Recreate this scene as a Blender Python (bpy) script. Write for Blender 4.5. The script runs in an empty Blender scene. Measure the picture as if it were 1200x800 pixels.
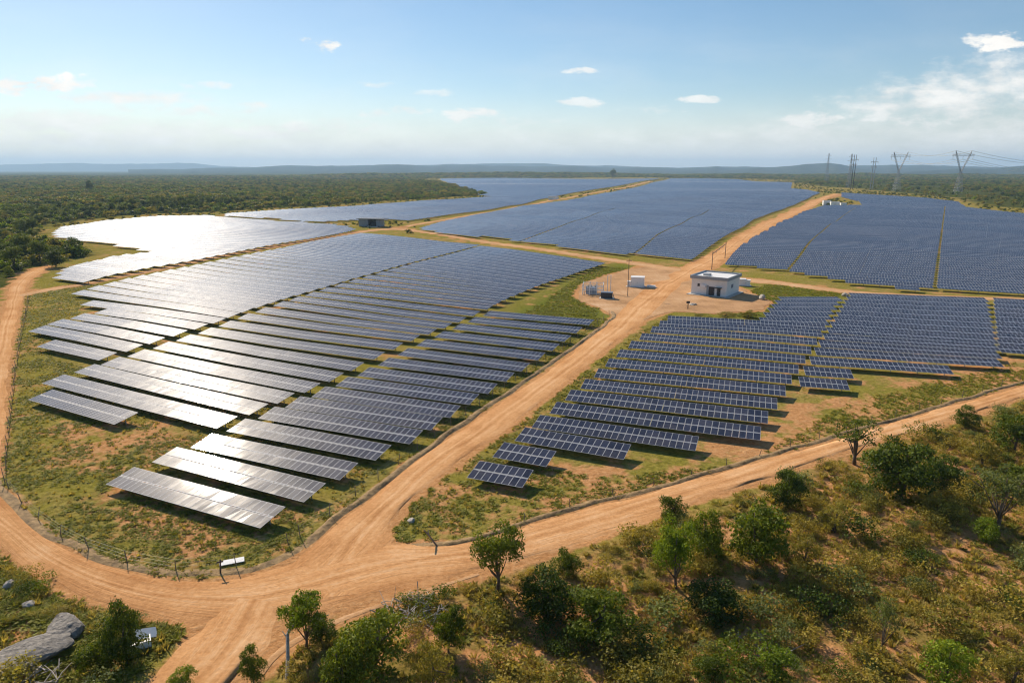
import bpy, bmesh, math, random
import numpy as np
from mathutils import Vector, Matrix, Euler

rng = np.random.default_rng(7)
random.seed(7)
SC = bpy.context.scene
COL = SC.collection
R = math.radians

# ------------------------------------------------------------------ camera, sky, sun, exposure
CAM_H = 38.0
FPX, HORIZ = 800.0, 199.0                      # focal length and eye level, in 1200x800 photo pixels
PITCH = math.atan((400 - HORIZ) / FPX)
cam = bpy.data.cameras.new('camera'); camo = bpy.data.objects.new('camera', cam); COL.objects.link(camo)
cam.sensor_width = 36.0; cam.lens = 36.0 * FPX / 1200.0
cam.clip_start = 0.5; cam.clip_end = 40000
camo.location = (0, 0, CAM_H); camo.rotation_euler = (math.pi / 2 - PITCH, 0, 0)
SC.camera = camo

SUN_AZ, SUN_EL = -33.0, 32.0                    # degrees left of straight ahead, degrees up
sd = Vector((math.sin(R(SUN_AZ)) * math.cos(R(SUN_EL)), math.cos(R(SUN_AZ)) * math.cos(R(SUN_EL)), math.sin(R(SUN_EL))))
sun = bpy.data.lights.new('sun', 'SUN'); suno = bpy.data.objects.new('sun', sun); COL.objects.link(suno)
sun.energy = 5.0; sun.angle = R(0.53); sun.color = (1.0, 0.87, 0.70)
suno.rotation_euler = sd.to_track_quat('Z', 'Y').to_euler(); suno.location = (0, 0, 300)

SC.view_settings.view_transform = 'Standard'; SC.view_settings.look = 'None'
SC.view_settings.gamma = 1.0; SC.view_settings.use_curve_mapping = False
SC.view_settings.exposure = 0.3
cy = SC.cycles
cy.use_denoising = True
cy.max_bounces = 6; cy.diffuse_bounces = 2; cy.glossy_bounces = 3; cy.transmission_bounces = 2
cy.transparent_max_bounces = 8; cy.volume_bounces = 1
cy.sample_clamp_indirect = 4.0
cy.filter_width = 1.15
cy.use_adaptive_sampling = True; cy.adaptive_threshold = 0.02
cy.caustics_reflective = False; cy.caustics_refractive = False

CR = Vector((1, 0, 0)); CF = Vector((0, math.cos(PITCH), -math.sin(PITCH))); CU = Vector((0, math.sin(PITCH), math.cos(PITCH)))
def ray(px, py):
    return CR * ((px - 600) / FPX) + CF - CU * ((py - 400) / FPX)

world = bpy.data.worlds.new('World'); SC.world = world; world.use_nodes = True
wt = world.node_tree; wn, wl = wt.nodes, wt.links
wn.clear()
def N(tree, typ, **kw):
    n = tree.nodes.new(typ)
    for k, v in kw.items():
        if k == 'i':
            for kk, vv in v.items(): n.inputs[kk].default_value = vv
        else: setattr(n, k, v)
    return n
def M(tree, op, a, b=None, c=None, clamp=False):
    n = tree.nodes.new('ShaderNodeMath'); n.operation = op; n.use_clamp = clamp
    for k, v in enumerate((a, b, c)):
        if v is None: continue
        if isinstance(v, (int, float)): n.inputs[k].default_value = v
        else: tree.links.new(v, n.inputs[k])
    return n.outputs[0]
def build_world():
    sky = N(wt, 'ShaderNodeTexSky', sky_type='NISHITA', sun_disc=False)
    sky.sun_elevation = R(SUN_EL); sky.sun_rotation = R(SUN_AZ)
    sky.altitude = 300; sky.air_density = 1.0; sky.dust_density = 0.25; sky.ozone_density = 1.6
    bg = N(wt, 'ShaderNodeBackground'); bg.inputs['Strength'].default_value = 0.074
    out = N(wt, 'ShaderNodeOutputWorld')
    tc = N(wt, 'ShaderNodeTexCoord')
    sp = N(wt, 'ShaderNodeSeparateXYZ'); wl.new(tc.outputs['Generated'], sp.inputs[0])
    yy = M(wt, 'MAXIMUM', sp.outputs['Y'], 0.02)
    A = M(wt, 'DIVIDE', sp.outputs['X'], yy)      # tangent of the azimuth
    E = M(wt, 'DIVIDE', sp.outputs['Z'], yy)      # tangent of the height
    def noise(sa, se, det, off, rough=0.6):
        c = N(wt, 'ShaderNodeCombineXYZ')
        wl.new(M(wt, 'MULTIPLY', A, sa), c.inputs[0]); wl.new(M(wt, 'MULTIPLY', E, se), c.inputs[1]); c.inputs[2].default_value = off
        t = N(wt, 'ShaderNodeTexNoise', i={'Scale': 1.0, 'Detail': det, 'Roughness': rough}); wl.new(c.outputs[0], t.inputs['Vector'])
        return t.outputs['Fac']
    n1 = noise(14, 34, 7, 0.0); n2 = noise(34, 80, 6, 4.0); n3 = noise(4.0, 14, 6, 9.0)
    total = None
    # puffs: photo x, y, half width, half height, strength, softness
    CL = [(372, 50, 19, 6, 1.0, .5), (30, 95, 44, 7, .9, .5), (90, 97, 22, 4, .5, .7), (172, 113, 72, 7, .85, .6), (297, 121, 18, 4, .6, .7), (150, 127, 30, 4, .35, .8),
          (440, 97, 18, 4, .45, .8), (678, 82, 16, 3, .6, .7), (685, 119, 24, 4, .55, .7), (820, 115, 17, 3.5, .6, .7), (555, 132, 26, 5, .65, .6), (440, 131, 17, 4, .5, .7),
          (1150, 41, 17, 6, .7, .6), (1178, 46, 26, 8, .85, .5), (303, 140, 26, 4, .4, .8), (372, 147, 50, 8, .45, .8), (60, 138, 90, 12, .62, .7), (170, 150, 110, 12, .5, .8), (-60, 140, 80, 14, .6, .7), (35, 96, 52, 8, .9, .6), (165, 112, 78, 7, .8, .7), (250, 100, 26, 4, .5, .7), (330, 152, 60, 7, .6, .7), (120, 160, 120, 9, .6, .8), (480, 128, 24, 4, .5, .7), (520, 108, 20, 3, .4, .8), (600, 140, 44, 5, .45, .8), (760, 128, 30, 3.5, .4, .8), (235, 128, 50, 5, .55, .7),
          (1110, 112, 120, 20, .72, .7), (1190, 95, 120, 30, .70, .7), (1085, 130, 60, 12, .6, .8), (1230, 125, 120, 40, .55, .9), (930, 150, 66, 16, .55, .8), (952, 140, 26, 9, .6, .6), (1150, 158, 140, 14, .4, .9), (860, 160, 70, 9, .4, .9), (640, 158, 130, 10, .30, .9), (1030, 150, 70, 14, .4, .9)]
    for (px, py, wx, wy, s, soft) in CL:
        s = min(1.0, s * 1.25)
        d = ray(px, py); a0, e0 = d.x / d.y, d.z / d.y
        k = FPX * d.y
        sa, se = wx / FPX * 1.3, wy / FPX * 1.3
        q = M(wt, 'ADD', M(wt, 'POWER', M(wt, 'ABSOLUTE', M(wt, 'MULTIPLY', M(wt, 'SUBTRACT', A, a0), 1 / sa)), 2),
              M(wt, 'POWER', M(wt, 'ABSOLUTE', M(wt, 'MULTIPLY', M(wt, 'SUBTRACT', E, e0 - se * .25), 1 / se)), 2))
        f = M(wt, 'SUBTRACT', 1.15, q)
        big = wx > 60
        nz = M(wt, 'ADD', M(wt, 'MULTIPLY', M(wt, 'SUBTRACT', n1, .5), 6.0 if not big else 2.8), M(wt, 'MULTIPLY', M(wt, 'SUBTRACT', n2, .5), 4.6 if not big else 1.8))
        if big: nz = M(wt, 'ADD', nz, M(wt, 'MULTIPLY', M(wt, 'SUBTRACT', n3, .5), 2.2))
        f = M(wt, 'ADD', f, nz)
        f = M(wt, 'MULTIPLY', f, M(wt, 'GREATER_THAN', q, -1))
        f = M(wt, 'MULTIPLY', f, M(wt, 'SUBTRACT', 1.6, M(wt, 'MULTIPLY', q, .42), clamp=True), clamp=False)
        mr = N(wt, 'ShaderNodeMapRange', interpolation_type='SMOOTHSTEP'); wl.new(f, mr.inputs[0])
        mr.inputs[1].default_value = 0.0; mr.inputs[2].default_value = .5 + soft * 1.6; mr.inputs[3].default_value = 0; mr.inputs[4].default_value = s
        total = mr.outputs[0] if total is None else M(wt, 'MAXIMUM', total, mr.outputs[0])
    # thin veil of high cloud, thickest low down
    veil = N(wt, 'ShaderNodeMapRange', interpolation_type='SMOOTHSTEP'); wl.new(n3, veil.inputs[0])
    veil.inputs[1].default_value = .40; veil.inputs[2].default_value = .78; veil.inputs[3].default_value = 0; veil.inputs[4].default_value = .26
    lowf = N(wt, 'ShaderNodeMapRange', interpolation_type='SMOOTHSTEP'); wl.new(E, lowf.inputs[0])
    lowf.inputs[1].default_value = 0.0; lowf.inputs[2].default_value = .26; lowf.inputs[3].default_value = 1; lowf.inputs[4].default_value = .12
    total = M(wt, 'MAXIMUM', total, M(wt, 'MULTIPLY', veil.outputs[0], lowf.outputs[0]))
    lowv = N(wt, 'ShaderNodeMapRange', interpolation_type='SMOOTHERSTEP'); wl.new(M(wt, 'ADD', E, M(wt, 'MULTIPLY', M(wt, 'SUBTRACT', n3, .5), .06)), lowv.inputs[0])
    lowv.inputs[1].default_value = -.01; lowv.inputs[2].default_value = .115; lowv.inputs[3].default_value = .84; lowv.inputs[4].default_value = 0
    total = M(wt, 'SUBTRACT', 1.0, M(wt, 'MULTIPLY', M(wt, 'SUBTRACT', 1.0, total), M(wt, 'SUBTRACT', 1.0, lowv.outputs[0])))
    front = M(wt, 'GREATER_THAN', sp.outputs['Y'], .05)
    total = M(wt, 'MULTIPLY', total, front, clamp=True)
    # cloud tone: brighter where the noise runs high
    shade = N(wt, 'ShaderNodeMapRange'); wl.new(n1, shade.inputs[0])
    shade.inputs[1].default_value = .35; shade.inputs[2].default_value = .7; shade.inputs[3].default_value = .86; shade.inputs[4].default_value = 1.05
    cc = N(wt, 'ShaderNodeMix', data_type='RGBA', blend_type='MULTIPLY'); cc.inputs[0].default_value = 1.0
    cc.inputs[6].default_value = (12.6, 12.1, 11.3, 1)
    cb = N(wt, 'ShaderNodeCombineColor'); [wl.new(shade.outputs[0], cb.inputs[k]) for k in range(3)]
    wl.new(cb.outputs[0], cc.inputs[7])
    mx = N(wt, 'ShaderNodeMix', data_type='RGBA'); wl.new(total, mx.inputs[0])
    sc_ = N(wt, 'ShaderNodeMix', data_type='RGBA', blend_type='MULTIPLY'); sc_.inputs[0].default_value = 1; wl.new(sky.outputs[0], sc_.inputs[6]); sc_.inputs[7].default_value = (.1, .1, .1, 1)
    gm = N(wt, 'ShaderNodeGamma'); gm.inputs[1].default_value = .92; wl.new(sc_.outputs[2], gm.inputs[0])
    hs = N(wt, 'ShaderNodeHueSaturation', i={'Saturation': 1.24, 'Value': 11.3}); wl.new(gm.outputs[0], hs.inputs['Color'])
    wl.new(hs.outputs[0], mx.inputs[6]); wl.new(cc.outputs[2], mx.inputs[7])
    wl.new(mx.outputs[2], bg.inputs[0]); wl.new(bg.outputs[0], out.inputs[0])
build_world()

# ------------------------------------------------------------------ ground shape and photo-to-ground helpers
def relief(x, y):
    x = np.asarray(x, float); y = np.asarray(y, float)
    d = np.hypot(x, y)
    a = 0.55 * np.clip((d - 60) / 120, 0, 1) * np.clip((1500 - d) / 700, 0, 1)
    b = 1.5 * np.clip((d - 350) / 500, 0, 1) * np.clip((9000 - d) / 3000, 0, 1)
    return (a * (np.sin(x / 23.0 + 0.6 * np.sin(y / 41.0)) * np.cos(y / 29.0 + .8) + .6 * np.sin((x + y) / 37.0 + 1.2))
            + b * (np.sin(x / 150.0 + y / 210.0 + .5) + .7 * np.sin(y / 120.0 - x / 260.0)))
def G(px, py, dz=0.0):
    d = ray(px, py); z = 0.0
    for _ in range(6):
        t = (z + dz - CAM_H) / d.z
        p = camo.location + d * t
        z = float(relief(p.x, p.y))
    return np.array([p.x, p.y])
def GZ(px, py):
    p = G(px, py); return Vector((p[0], p[1], float(relief(*p))))
def gpoly(pts, dz=0.0): return np.array([G(x, y, dz) for x, y in pts])
def inside(P, X, Y):
    r = np.zeros(np.shape(X), bool); n = len(P)
    for i in range(n):
        x1, y1 = P[i]; x2, y2 = P[(i + 1) % n]
        if y1 == y2: continue
        c = ((y1 > Y) != (y2 > Y)) & (X < (x2 - x1) * (Y - y1) / (y2 - y1) + x1); r ^= c
    return r
def segdist(P, X, Y, closed=True):
    D = np.full(np.shape(X), 1e9); n = len(P)
    for i in range(n if closed else n - 1):
        a = P[i]; b = P[(i + 1) % n]; ab = b - a; L = max(ab @ ab, 1e-9)
        t = np.clip(((X - a[0]) * ab[0] + (Y - a[1]) * ab[1]) / L, 0, 1)
        D = np.minimum(D, np.hypot(X - a[0] - t * ab[0], Y - a[1] - t * ab[1]))
    return D
def vnoise(x, y, s, seed=0):
    x = np.asarray(x, float) / s; y = np.asarray(y, float) / s
    xi = np.floor(x).astype(int); yi = np.floor(y).astype(int); fx = x - xi; fy = y - yi
    fx = fx * fx * (3 - 2 * fx); fy = fy * fy * (3 - 2 * fy)
    def h(a, b):
        v = np.sin(a * 127.1 + b * 311.7 + seed * 74.7) * 43758.5453
        return v - np.floor(v)
    return (h(xi, yi) * (1 - fx) + h(xi + 1, yi) * fx) * (1 - fy) + (h(xi, yi + 1) * (1 - fx) + h(xi + 1, yi + 1) * fx) * fy
def resample(P, step):
    P = np.asarray(P, float); d = np.hypot(*np.diff(P, axis=0).T); s = np.concatenate([[0], np.cumsum(d)])
    n = max(2, int(s[-1] / step) + 1); t = np.linspace(0, s[-1], n)
    return np.stack([np.interp(t, s, P[:, 0]), np.interp(t, s, P[:, 1])], 1)
def smooth(P, k=2):
    for _ in range(k):
        Q = [P[0]]
        for a, b in zip(P[:-1], P[1:]): Q += [a * .75 + b * .25, a * .25 + b * .75]
        P = np.array(Q + [P[-1]])
    return P

# ------------------------------------------------------------------ materials
def mat(name):
    m = bpy.data.materials.new(name); m.use_nodes = True
    t = m.node_tree; t.nodes.clear()
    o = t.nodes.new('ShaderNodeOutputMaterial'); b = t.nodes.new('ShaderNodeBsdfPrincipled'); t.links.new(b.outputs[0], o.inputs[0])
    return m, t, b, o
def noise_tex(t, scale, detail=5, rough=.6, vec=None, dist=0.0):
    n = N(t, 'ShaderNodeTexNoise', i={'Scale': scale, 'Detail': detail, 'Roughness': rough, 'Distortion': dist})
    if vec is not None: t.links.new(vec, n.inputs['Vector'])
    return n.outputs['Fac']
def ramp(t, fac, stops):
    r = t.nodes.new('ShaderNodeValToRGB'); e = r.color_ramp.elements
    while len(e) < len(stops): e.new(.5)
    for el, (p, c) in zip(e, stops): el.position = p; el.color = (*c, 1)
    t.links.new(fac, r.inputs[0]); return r.outputs[0]
def mix(t, fac, a, b, blend='MIX'):
    m = N(t, 'ShaderNodeMix', data_type='RGBA', blend_type=blend)
    for k, v in ((0, fac), (6, a), (7, b)):
        if isinstance(v, (int, float)): m.inputs[k].default_value = v
        elif isinstance(v, tuple): m.inputs[k].default_value = (*v, 1)
        else: t.links.new(v, m.inputs[k])
    return m.outputs[2]
def mrange(t, v, a, b, c=0.0, d=1.0, sm=True):
    n = N(t, 'ShaderNodeMapRange', interpolation_type='SMOOTHSTEP' if sm else 'LINEAR')
    t.links.new(v, n.inputs[0])
    for k, x in enumerate((a, b, c, d)): n.inputs[k + 1].default_value = x
    return n.outputs[0]
def bump(t, b, h, dist, strength=1.0):
    n = N(t, 'ShaderNodeBump', i={'Strength': strength, 'Distance': dist}); t.links.new(h, n.inputs['Height']); t.links.new(n.outputs[0], b.inputs['Normal'])
def simple(name, col, rough=.6, metal=0.0, var=.25, scale=3.0, bumpd=0.0):
    m, t, b, o = mat(name)
    tc = N(t, 'ShaderNodeTexCoord'); f = noise_tex(t, scale, 6, .65, tc.outputs['Object'])
    lo = tuple(c * (1 - var) for c in col); hi = tuple(min(1, c * (1 + var)) for c in col)
    t.links.new(ramp(t, f, [(.3, lo), (.7, hi)]), b.inputs['Base Color'])
    b.inputs['Roughness'].default_value = rough; b.inputs['Metallic'].default_value = metal
    if bumpd: bump(t, b, f, bumpd)
    return m
def attr(t, name):
    return N(t, 'ShaderNodeAttribute', attribute_name=name).outputs['Fac']

EARTH_D, EARTH, EARTH_L = (.34, .155, .055), (.54, .275, .115), (.68, .41, .20)
def ground_material():
    m, t, b, o = mat('ground_soil_and_grass')
    g = N(t, 'ShaderNodeNewGeometry'); pos = g.outputs['Position']
    nf = noise_tex(t, 1.6, 8, .72, pos); nm = noise_tex(t, .16, 7, .66, pos); nl = noise_tex(t, .035, 6, .62, pos); nx = noise_tex(t, .006, 6, .6, pos)
    soil = ramp(t, nf, [(.28, EARTH_D), (.5, EARTH), (.75, EARTH_L)])
    straw = ramp(t, nf, [(.28, (.15, .11, .03)), (.5, (.31, .235, .07)), (.78, (.49, .37, .13))])
    green = ramp(t, nf, [(.26, (.095, .088, .014)), (.5, (.25, .215, .038)), (.78, (.43, .345, .09))])
    scrub = ramp(t, nf, [(.28, (.09, .075, .016)), (.5, (.24, .18, .045)), (.78, (.42, .28, .09))])
    forest = ramp(t, nm, [(.3, (.035, .05, .012)), (.52, (.075, .085, .02)), (.78, (.16, .14, .04))])
    f1 = mrange(t, M(t, 'ADD', M(t, 'MULTIPLY', nl, .5), M(t, 'MULTIPLY', nm, .5)), .41, .59)
    field = mix(t, f1, green, straw)
    lush = attr(t, 'lush')
    field = mix(t, M(t, 'MULTIPLY', lush, .85), field, ramp(t, nf, [(.28, (.06, .085, .012)), (.55, (.15, .18, .025)), (.8, (.26, .25, .05))]))
    bare = mrange(t, M(t, 'ADD', M(t, 'ADD', M(t, 'MULTIPLY', nm, .62), M(t, 'MULTIPLY', nl, .38)), M(t, 'MULTIPLY', attr(t, 'bare'), .08)), .530, .61)
    field = mix(t, bare, field, soil)
    sc = mix(t, mrange(t, M(t, 'ADD', M(t, 'MULTIPLY', nm, .75), M(t, 'MULTIPLY', nl, .25)), .43, .515), scrub, soil)
    col = mix(t, attr(t, 'scrub'), field, sc)
    fo = mix(t, mrange(t, nx, .6, .8, 0, .3), forest, straw)
    col = mix(t, attr(t, 'forest'), col, fo)
    dfac = M(t, 'ADD', attr(t, 'dirt'), M(t, 'MULTIPLY', M(t, 'SUBTRACT', nm, .5), 1.3))
    col = mix(t, mrange(t, dfac, .42, .68), col, soil)
    t.links.new(col, b.inputs['Base Color']); b.inputs['Roughness'].default_value = 1.0
    b.inputs['Specular IOR Level'].default_value = 0.0
    bump(t, b, M(t, 'ADD', nf, M(t, 'MULTIPLY', nm, 1.5)), .28, .8)
    return m
def road_material(name, lo, mid, hi):
    m, t, b, o = mat(name)
    uv = N(t, 'ShaderNodeUVMap', uv_map='UVMap').outputs[0]
    g = N(t, 'ShaderNodeNewGeometry'); pos = g.outputs['Position']
    mp = N(t, 'ShaderNodeMapping'); mp.inputs['Scale'].default_value = (1.1, .07, 1); t.links.new(uv, mp.inputs[0])
    streak = noise_tex(t, 1.0, 8, .72, mp.outputs[0], 1.4)
    nf = noise_tex(t, 2.2, 8, .72, pos); nm = noise_tex(t, .13, 6, .6, pos); nl = noise_tex(t, .03, 4, .6, pos)
    v = M(t, 'ADD', M(t, 'ADD', M(t, 'MULTIPLY', streak, .22), M(t, 'MULTIPLY', nf, .30)), M(t, 'ADD', M(t, 'MULTIPLY', nm, .34), M(t, 'MULTIPLY', nl, .14)))
    cx = M(t, 'ADD', attr(t, 'off_centre'), M(t, 'MULTIPLY', M(t, 'SUBTRACT', nl, .5), 5.0))
    rut = M(t, 'SUBTRACT', 1.0, M(t, 'POWER', M(t, 'MULTIPLY', M(t, 'SUBTRACT', M(t, 'ABSOLUTE', cx), .95), 2.4), 2), clamp=True)
    mid_ = M(t, 'SUBTRACT', 1.0, M(t, 'POWER', M(t, 'MULTIPLY', cx, 2.6), 2), clamp=True)
    v = M(t, 'ADD', v, M(t, 'SUBTRACT', M(t, 'MULTIPLY', rut, .05), M(t, 'MULTIPLY', mid_, .05)))
    edge = mrange(t, M(t, 'ABSOLUTE', attr(t, 'off_centre')), 2.4, 4.2)
    v = M(t, 'SUBTRACT', v, M(t, 'MULTIPLY', edge, .035))
    t.links.new(ramp(t, v, [(.38, lo), (.5, mid), (.62, hi)]), b.inputs['Base Color'])
    b.inputs['Roughness'].default_value = 1.0; b.inputs['Specular IOR Level'].default_value = .0
    bump(t, b, M(t, 'ADD', M(t, 'MULTIPLY', streak, 1.2), nf), .10, .9)
    return m
def leaf_material(name, dark, mid, light, sat=1.0):
    m, t, b, o = mat(name)
    oi = N(t, 'ShaderNodeObjectInfo')
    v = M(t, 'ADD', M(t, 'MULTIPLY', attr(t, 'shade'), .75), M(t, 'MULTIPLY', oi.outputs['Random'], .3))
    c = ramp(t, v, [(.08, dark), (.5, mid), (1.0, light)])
    t.links.new(c, b.inputs['Base Color']); b.inputs['Roughness'].default_value = .62; b.inputs['Specular IOR Level'].default_value = .2
    tr = N(t, 'ShaderNodeBsdfTranslucent')
    t.links.new(mix(t, 1.0, c, (1.25, 1.15, .5), 'MULTIPLY'), tr.inputs[0])
    ms = N(t, 'ShaderNodeMixShader'); ms.inputs[0].default_value = .52 if 'grass' in name else .36
    t.links.new(b.outputs[0], ms.inputs[1]); t.links.new(tr.outputs[0], ms.inputs[2]); t.links.new(ms.outputs[0], o.inputs[0])
    return m
def glass_material(name, gridded):
    m, t, b, o = mat(name)
    oi = N(t, 'ShaderNodeObjectInfo'); g = N(t, 'ShaderNodeNewGeometry')
    nz = noise_tex(t, .35, 5, .6, g.outputs['Position'])
    cell = mix(t, attr(t, 'shade'), (.019, .021, .037), (.040, .043, .068))
    cell = mix(t, mrange(t, nz, .4, .75, 0, .22), cell, (.16, .13, .11))
    if gridded:
        cell = mix(t, mrange(t, noise_tex(t, .016, 4, .6, g.outputs['Position']), .35, .7), cell, (.036, .040, .058))
        uv = N(t, 'ShaderNodeUVMap', uv_map='UVMap').outputs[0]
        s = N(t, 'ShaderNodeSeparateXYZ'); t.links.new(uv, s.inputs[0])
        def line(v, w):
            f = M(t, 'FRACT', v); return M(t, 'GREATER_THAN', M(t, 'ABSOLUTE', M(t, 'SUBTRACT', f, .5)), .5 - w)
        fr = M(t, 'MAXIMUM', line(s.outputs[0], .024), line(s.outputs[1], .055))
        cell = mix(t, fr, cell, (.36, .37, .40))
        b.inputs['Roughness'].default_value = .30
        t.links.new(mrange(t, fr, 0, 1, .075, .5, False), b.inputs['Roughness'])
    else:
        t.links.new(mrange(t, nz, .3, .75, .065, .105, False), b.inputs['Roughness'])
    t.links.new(cell, b.inputs['Base Color']); b.inputs['IOR'].default_value = 1.5
    b.inputs['Specular IOR Level'].default_value = .27
    b.inputs['Coat Weight'].default_value = .24; b.inputs['Coat Roughness'].default_value = .38; b.inputs['Coat IOR'].default_value = 1.25
    return m
MT = {}
MT['ground'] = ground_material()
MT['road'] = road_material('red_dirt_road', (.47, .22, .085), (.67, .355, .155), (.80, .50, .27))
MT['sand'] = road_material('pale_sandy_track', (.44, .24, .11), (.62, .36, .18), (.72, .48, .28))
MT['yard'] = road_material('yard_gravel', (.38, .22, .11), (.56, .33, .17), (.68, .46, .28))
MT['berm'] = simple('turned_earth', (.30, .19, .08), .95, 0, .6, 1.1, .25)
MT['glass'] = glass_material('solar_glass', False)
MT['glassgrid'] = glass_material('solar_glass_with_frames', True)
MT['frame'] = simple('module_frame_aluminium', (.42, .43, .46), .62, 0, .1)
MT['back'] = simple('module_backsheet', (.30, .30, .31), .8, 0, .1)
MT['steel'] = simple('galvanised_steel', (.36, .36, .36), .5, .6, .2)
MT['lattice'] = simple('weathered_lattice_steel', (.30, .31, .33), .6, .3, .15)
MT['darkwood'] = simple('tarred_wood', (.07, .055, .045), .85, 0, .3)
MT['greywood'] = simple('weathered_wood', (.20, .16, .12), .9, 0, .35, 4)
MT['deadwood'] = simple('bleached_dead_wood', (.40, .35, .29), .9, 0, .35, 5)
MT['bark'] = simple('bark', (.13, .095, .065), .95, 0, .4, 6, .03)
MT['rock'] = simple('grey_granite', (.24, .215, .185), .9, 0, .6, 2.2, .3)
MT['paleRock'] = simple('pale_stone', (.42, .37, .31), .9, 0, .25, 2, .1)
MT['wall'] = simple('painted_wall', (.78, .74, .70), .8, 0, .07, .9)
MT['white'] = simple('white_paint', (.78, .78, .77), .55, 0, .06, 1.5)
MT['roofwhite'] = simple('white_roof_membrane', (.80, .79, .77), .7, 0, .06, .8)
MT['parapet'] = simple('grey_parapet', (.31, .335, .36), .7, 0, .12)
MT['concrete'] = simple('concrete', (.46, .43, .39), .9, 0, .15, 1.2)
MT['dark'] = simple('dark_metal', (.035, .04, .05), .45, .2, .2)
MT['blue'] = simple('blue_grey_metal', (.16, .20, .27), .55, .2, .12)
MT['shed'] = simple('grey_shed_sheet', (.25, .27, .31), .6, .2, .15)
MT['wire'] = simple('aluminium_conductor', (.75, .74, .72), .35, .4, .05)
MT['leafA'] = leaf_material('leaf_mid_green', (.030, .052, .006), (.115, .155, .012), (.27, .31, .026))
MT['leafB'] = leaf_material('leaf_dark_green', (.020, .040, .007), (.068, .105, .011), (.17, .215, .022))
MT['leafC'] = leaf_material('leaf_olive', (.065, .062, .010), (.22, .195, .03), (.41, .35, .06))
MT['leafD'] = leaf_material('leaf_grey_green', (.045, .060, .022), (.15, .18, .05), (.28, .31, .09))
MT['leafE'] = leaf_material('leaf_fresh_green', (.055, .085, .007), (.165, .23, .013), (.33, .40, .028))
MT['tuftA'] = leaf_material('dry_grass', (.22, .17, .045), (.40, .32, .09), (.56, .46, .16))
MT['tuftB'] = leaf_material('green_grass', (.13, .14, .016), (.30, .31, .035), (.46, .43, .07))
MT['tuftC'] = leaf_material('olive_scrub_leaf', (.09, .074, .012), (.33, .26, .042), (.56, .43, .085))

# ------------------------------------------------------------------ object helpers
def raw_mesh(name, V, F, mats, mi=None, attrs=None, uv=None, smoothf=False):
    """V (n,3); F list of index tuples or an (m,k) array"""
    me = bpy.data.meshes.new(name)
    V = np.asarray(V, np.float32)
    if isinstance(F, np.ndarray):
        k = F.shape[1]; me.vertices.add(len(V)); me.vertices.foreach_set('co', V.ravel())
        me.loops.add(F.size); me.loops.foreach_set('vertex_index', F.astype(np.int32).ravel())
        me.polygons.add(len(F)); me.polygons.foreach_set('loop_start', np.arange(0, F.size, k, dtype=np.int32))
        try: me.polygons.foreach_set('loop_total', np.full(len(F), k, np.int32))
        except Exception: pass
        me.update(calc_edges=True)
    else:
        me.from_pydata([tuple(v) for v in V.tolist()], [], F)
    for m in (mats if isinstance(mats, (list, tuple)) else [mats]): me.materials.append(m)
    if mi is not None: me.polygons.foreach_set('material_index', np.asarray(mi, np.int32))
    for an, (dom, arr) in (attrs or {}).items():
        a = me.attributes.new(an, 'FLOAT', dom); a.data.foreach_set('value', np.asarray(arr, np.float32))
    if uv is not None:
        u = me.uv_layers.new(name='UVMap'); u.data.foreach_set('uv', np.asarray(uv, np.float32).ravel())
    if smoothf: me.polygons.foreach_set('use_smooth', np.ones(len(me.polygons), bool))
    me.update()
    return me
def link(name, me, parent=None, loc=None, rot=None, scale=None):
    o = bpy.data.objects.new(name, me); COL.objects.link(o)
    if parent is not None: o.parent = parent
    if loc is not None: o.location = loc
    if rot is not None: o.rotation_euler = rot
    if scale is not None: o.scale = scale
    return o
def tag(o, label=None, cat=None, group=None, kind=None):
    if label: o['label'] = label
    if cat: o['category'] = cat
    if group: o['group'] = group
    if kind: o['kind'] = kind
    return o
def thing(name, label, cat, loc, rz=0.0, group=None):
    o = bpy.data.objects.new(name, None); COL.objects.link(o); o.location = loc; o.rotation_euler = (0, 0, rz); o.empty_display_size = .3
    return tag(o, label, cat, group)
class MB:
    def __init__(s): s.v = []; s.f = []; s.mi = []
    def add(s, V, F, m=0):
        k = len(s.v); s.v += [tuple(map(float, v)) for v in V]; s.f += [tuple(i + k for i in f) for f in F]; s.mi += [m] * len(F); return s
    def box(s, x0, x1, y0, y1, z0, z1, m=0):
        V = [(x, y, z) for z in (z0, z1) for y in (y0, y1) for x in (x0, x1)]
        return s.add(V, [(0, 2, 3, 1), (4, 5, 7, 6), (0, 1, 5, 4), (2, 6, 7, 3), (0, 4, 6, 2), (1, 3, 7, 5)], m)
    def tube(s, pts, rad, n=6, m=0, cap=True):
        pts = [Vector(p) for p in pts]; rad = rad if isinstance(rad, (list, tuple)) else [rad] * len(pts)
        V, F = [], []
        for i, p in enumerate(pts):
            d = (pts[min(i + 1, len(pts) - 1)] - pts[max(i - 1, 0)]).normalized()
            a = d.orthogonal().normalized() if i == 0 else (a - d * a.dot(d)).normalized()
            b = d.cross(a)
            for k in range(n):
                w = 2 * math.pi * k / n; V.append(p + (a * math.cos(w) + b * math.sin(w)) * rad[i])
        for i in range(len(pts) - 1):
            for k in range(n):
                F.append((i * n + k, i * n + (k + 1) % n, (i + 1) * n + (k + 1) % n, (i + 1) * n + k))
        if cap: F.append(tuple(range(n))[::-1]); F.append(tuple((len(pts) - 1) * n + k for k in range(n)))
        return s.add(V, F, m)
    def mesh(s, name, mats, smoothf=False):
        return raw_mesh(name, np.array(s.v), s.f, mats, s.mi, smoothf=smoothf)
    def build(s, name, mats, parent=None, **kw):
        return link(name, s.mesh(name, mats), parent, **kw)
def copy_tree(o, parent=None):
    c = o.copy(); COL.objects.link(c)
    if parent is not None: c.parent = parent
    for ch in list(o.children): copy_tree(ch, c)
    return c
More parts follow.
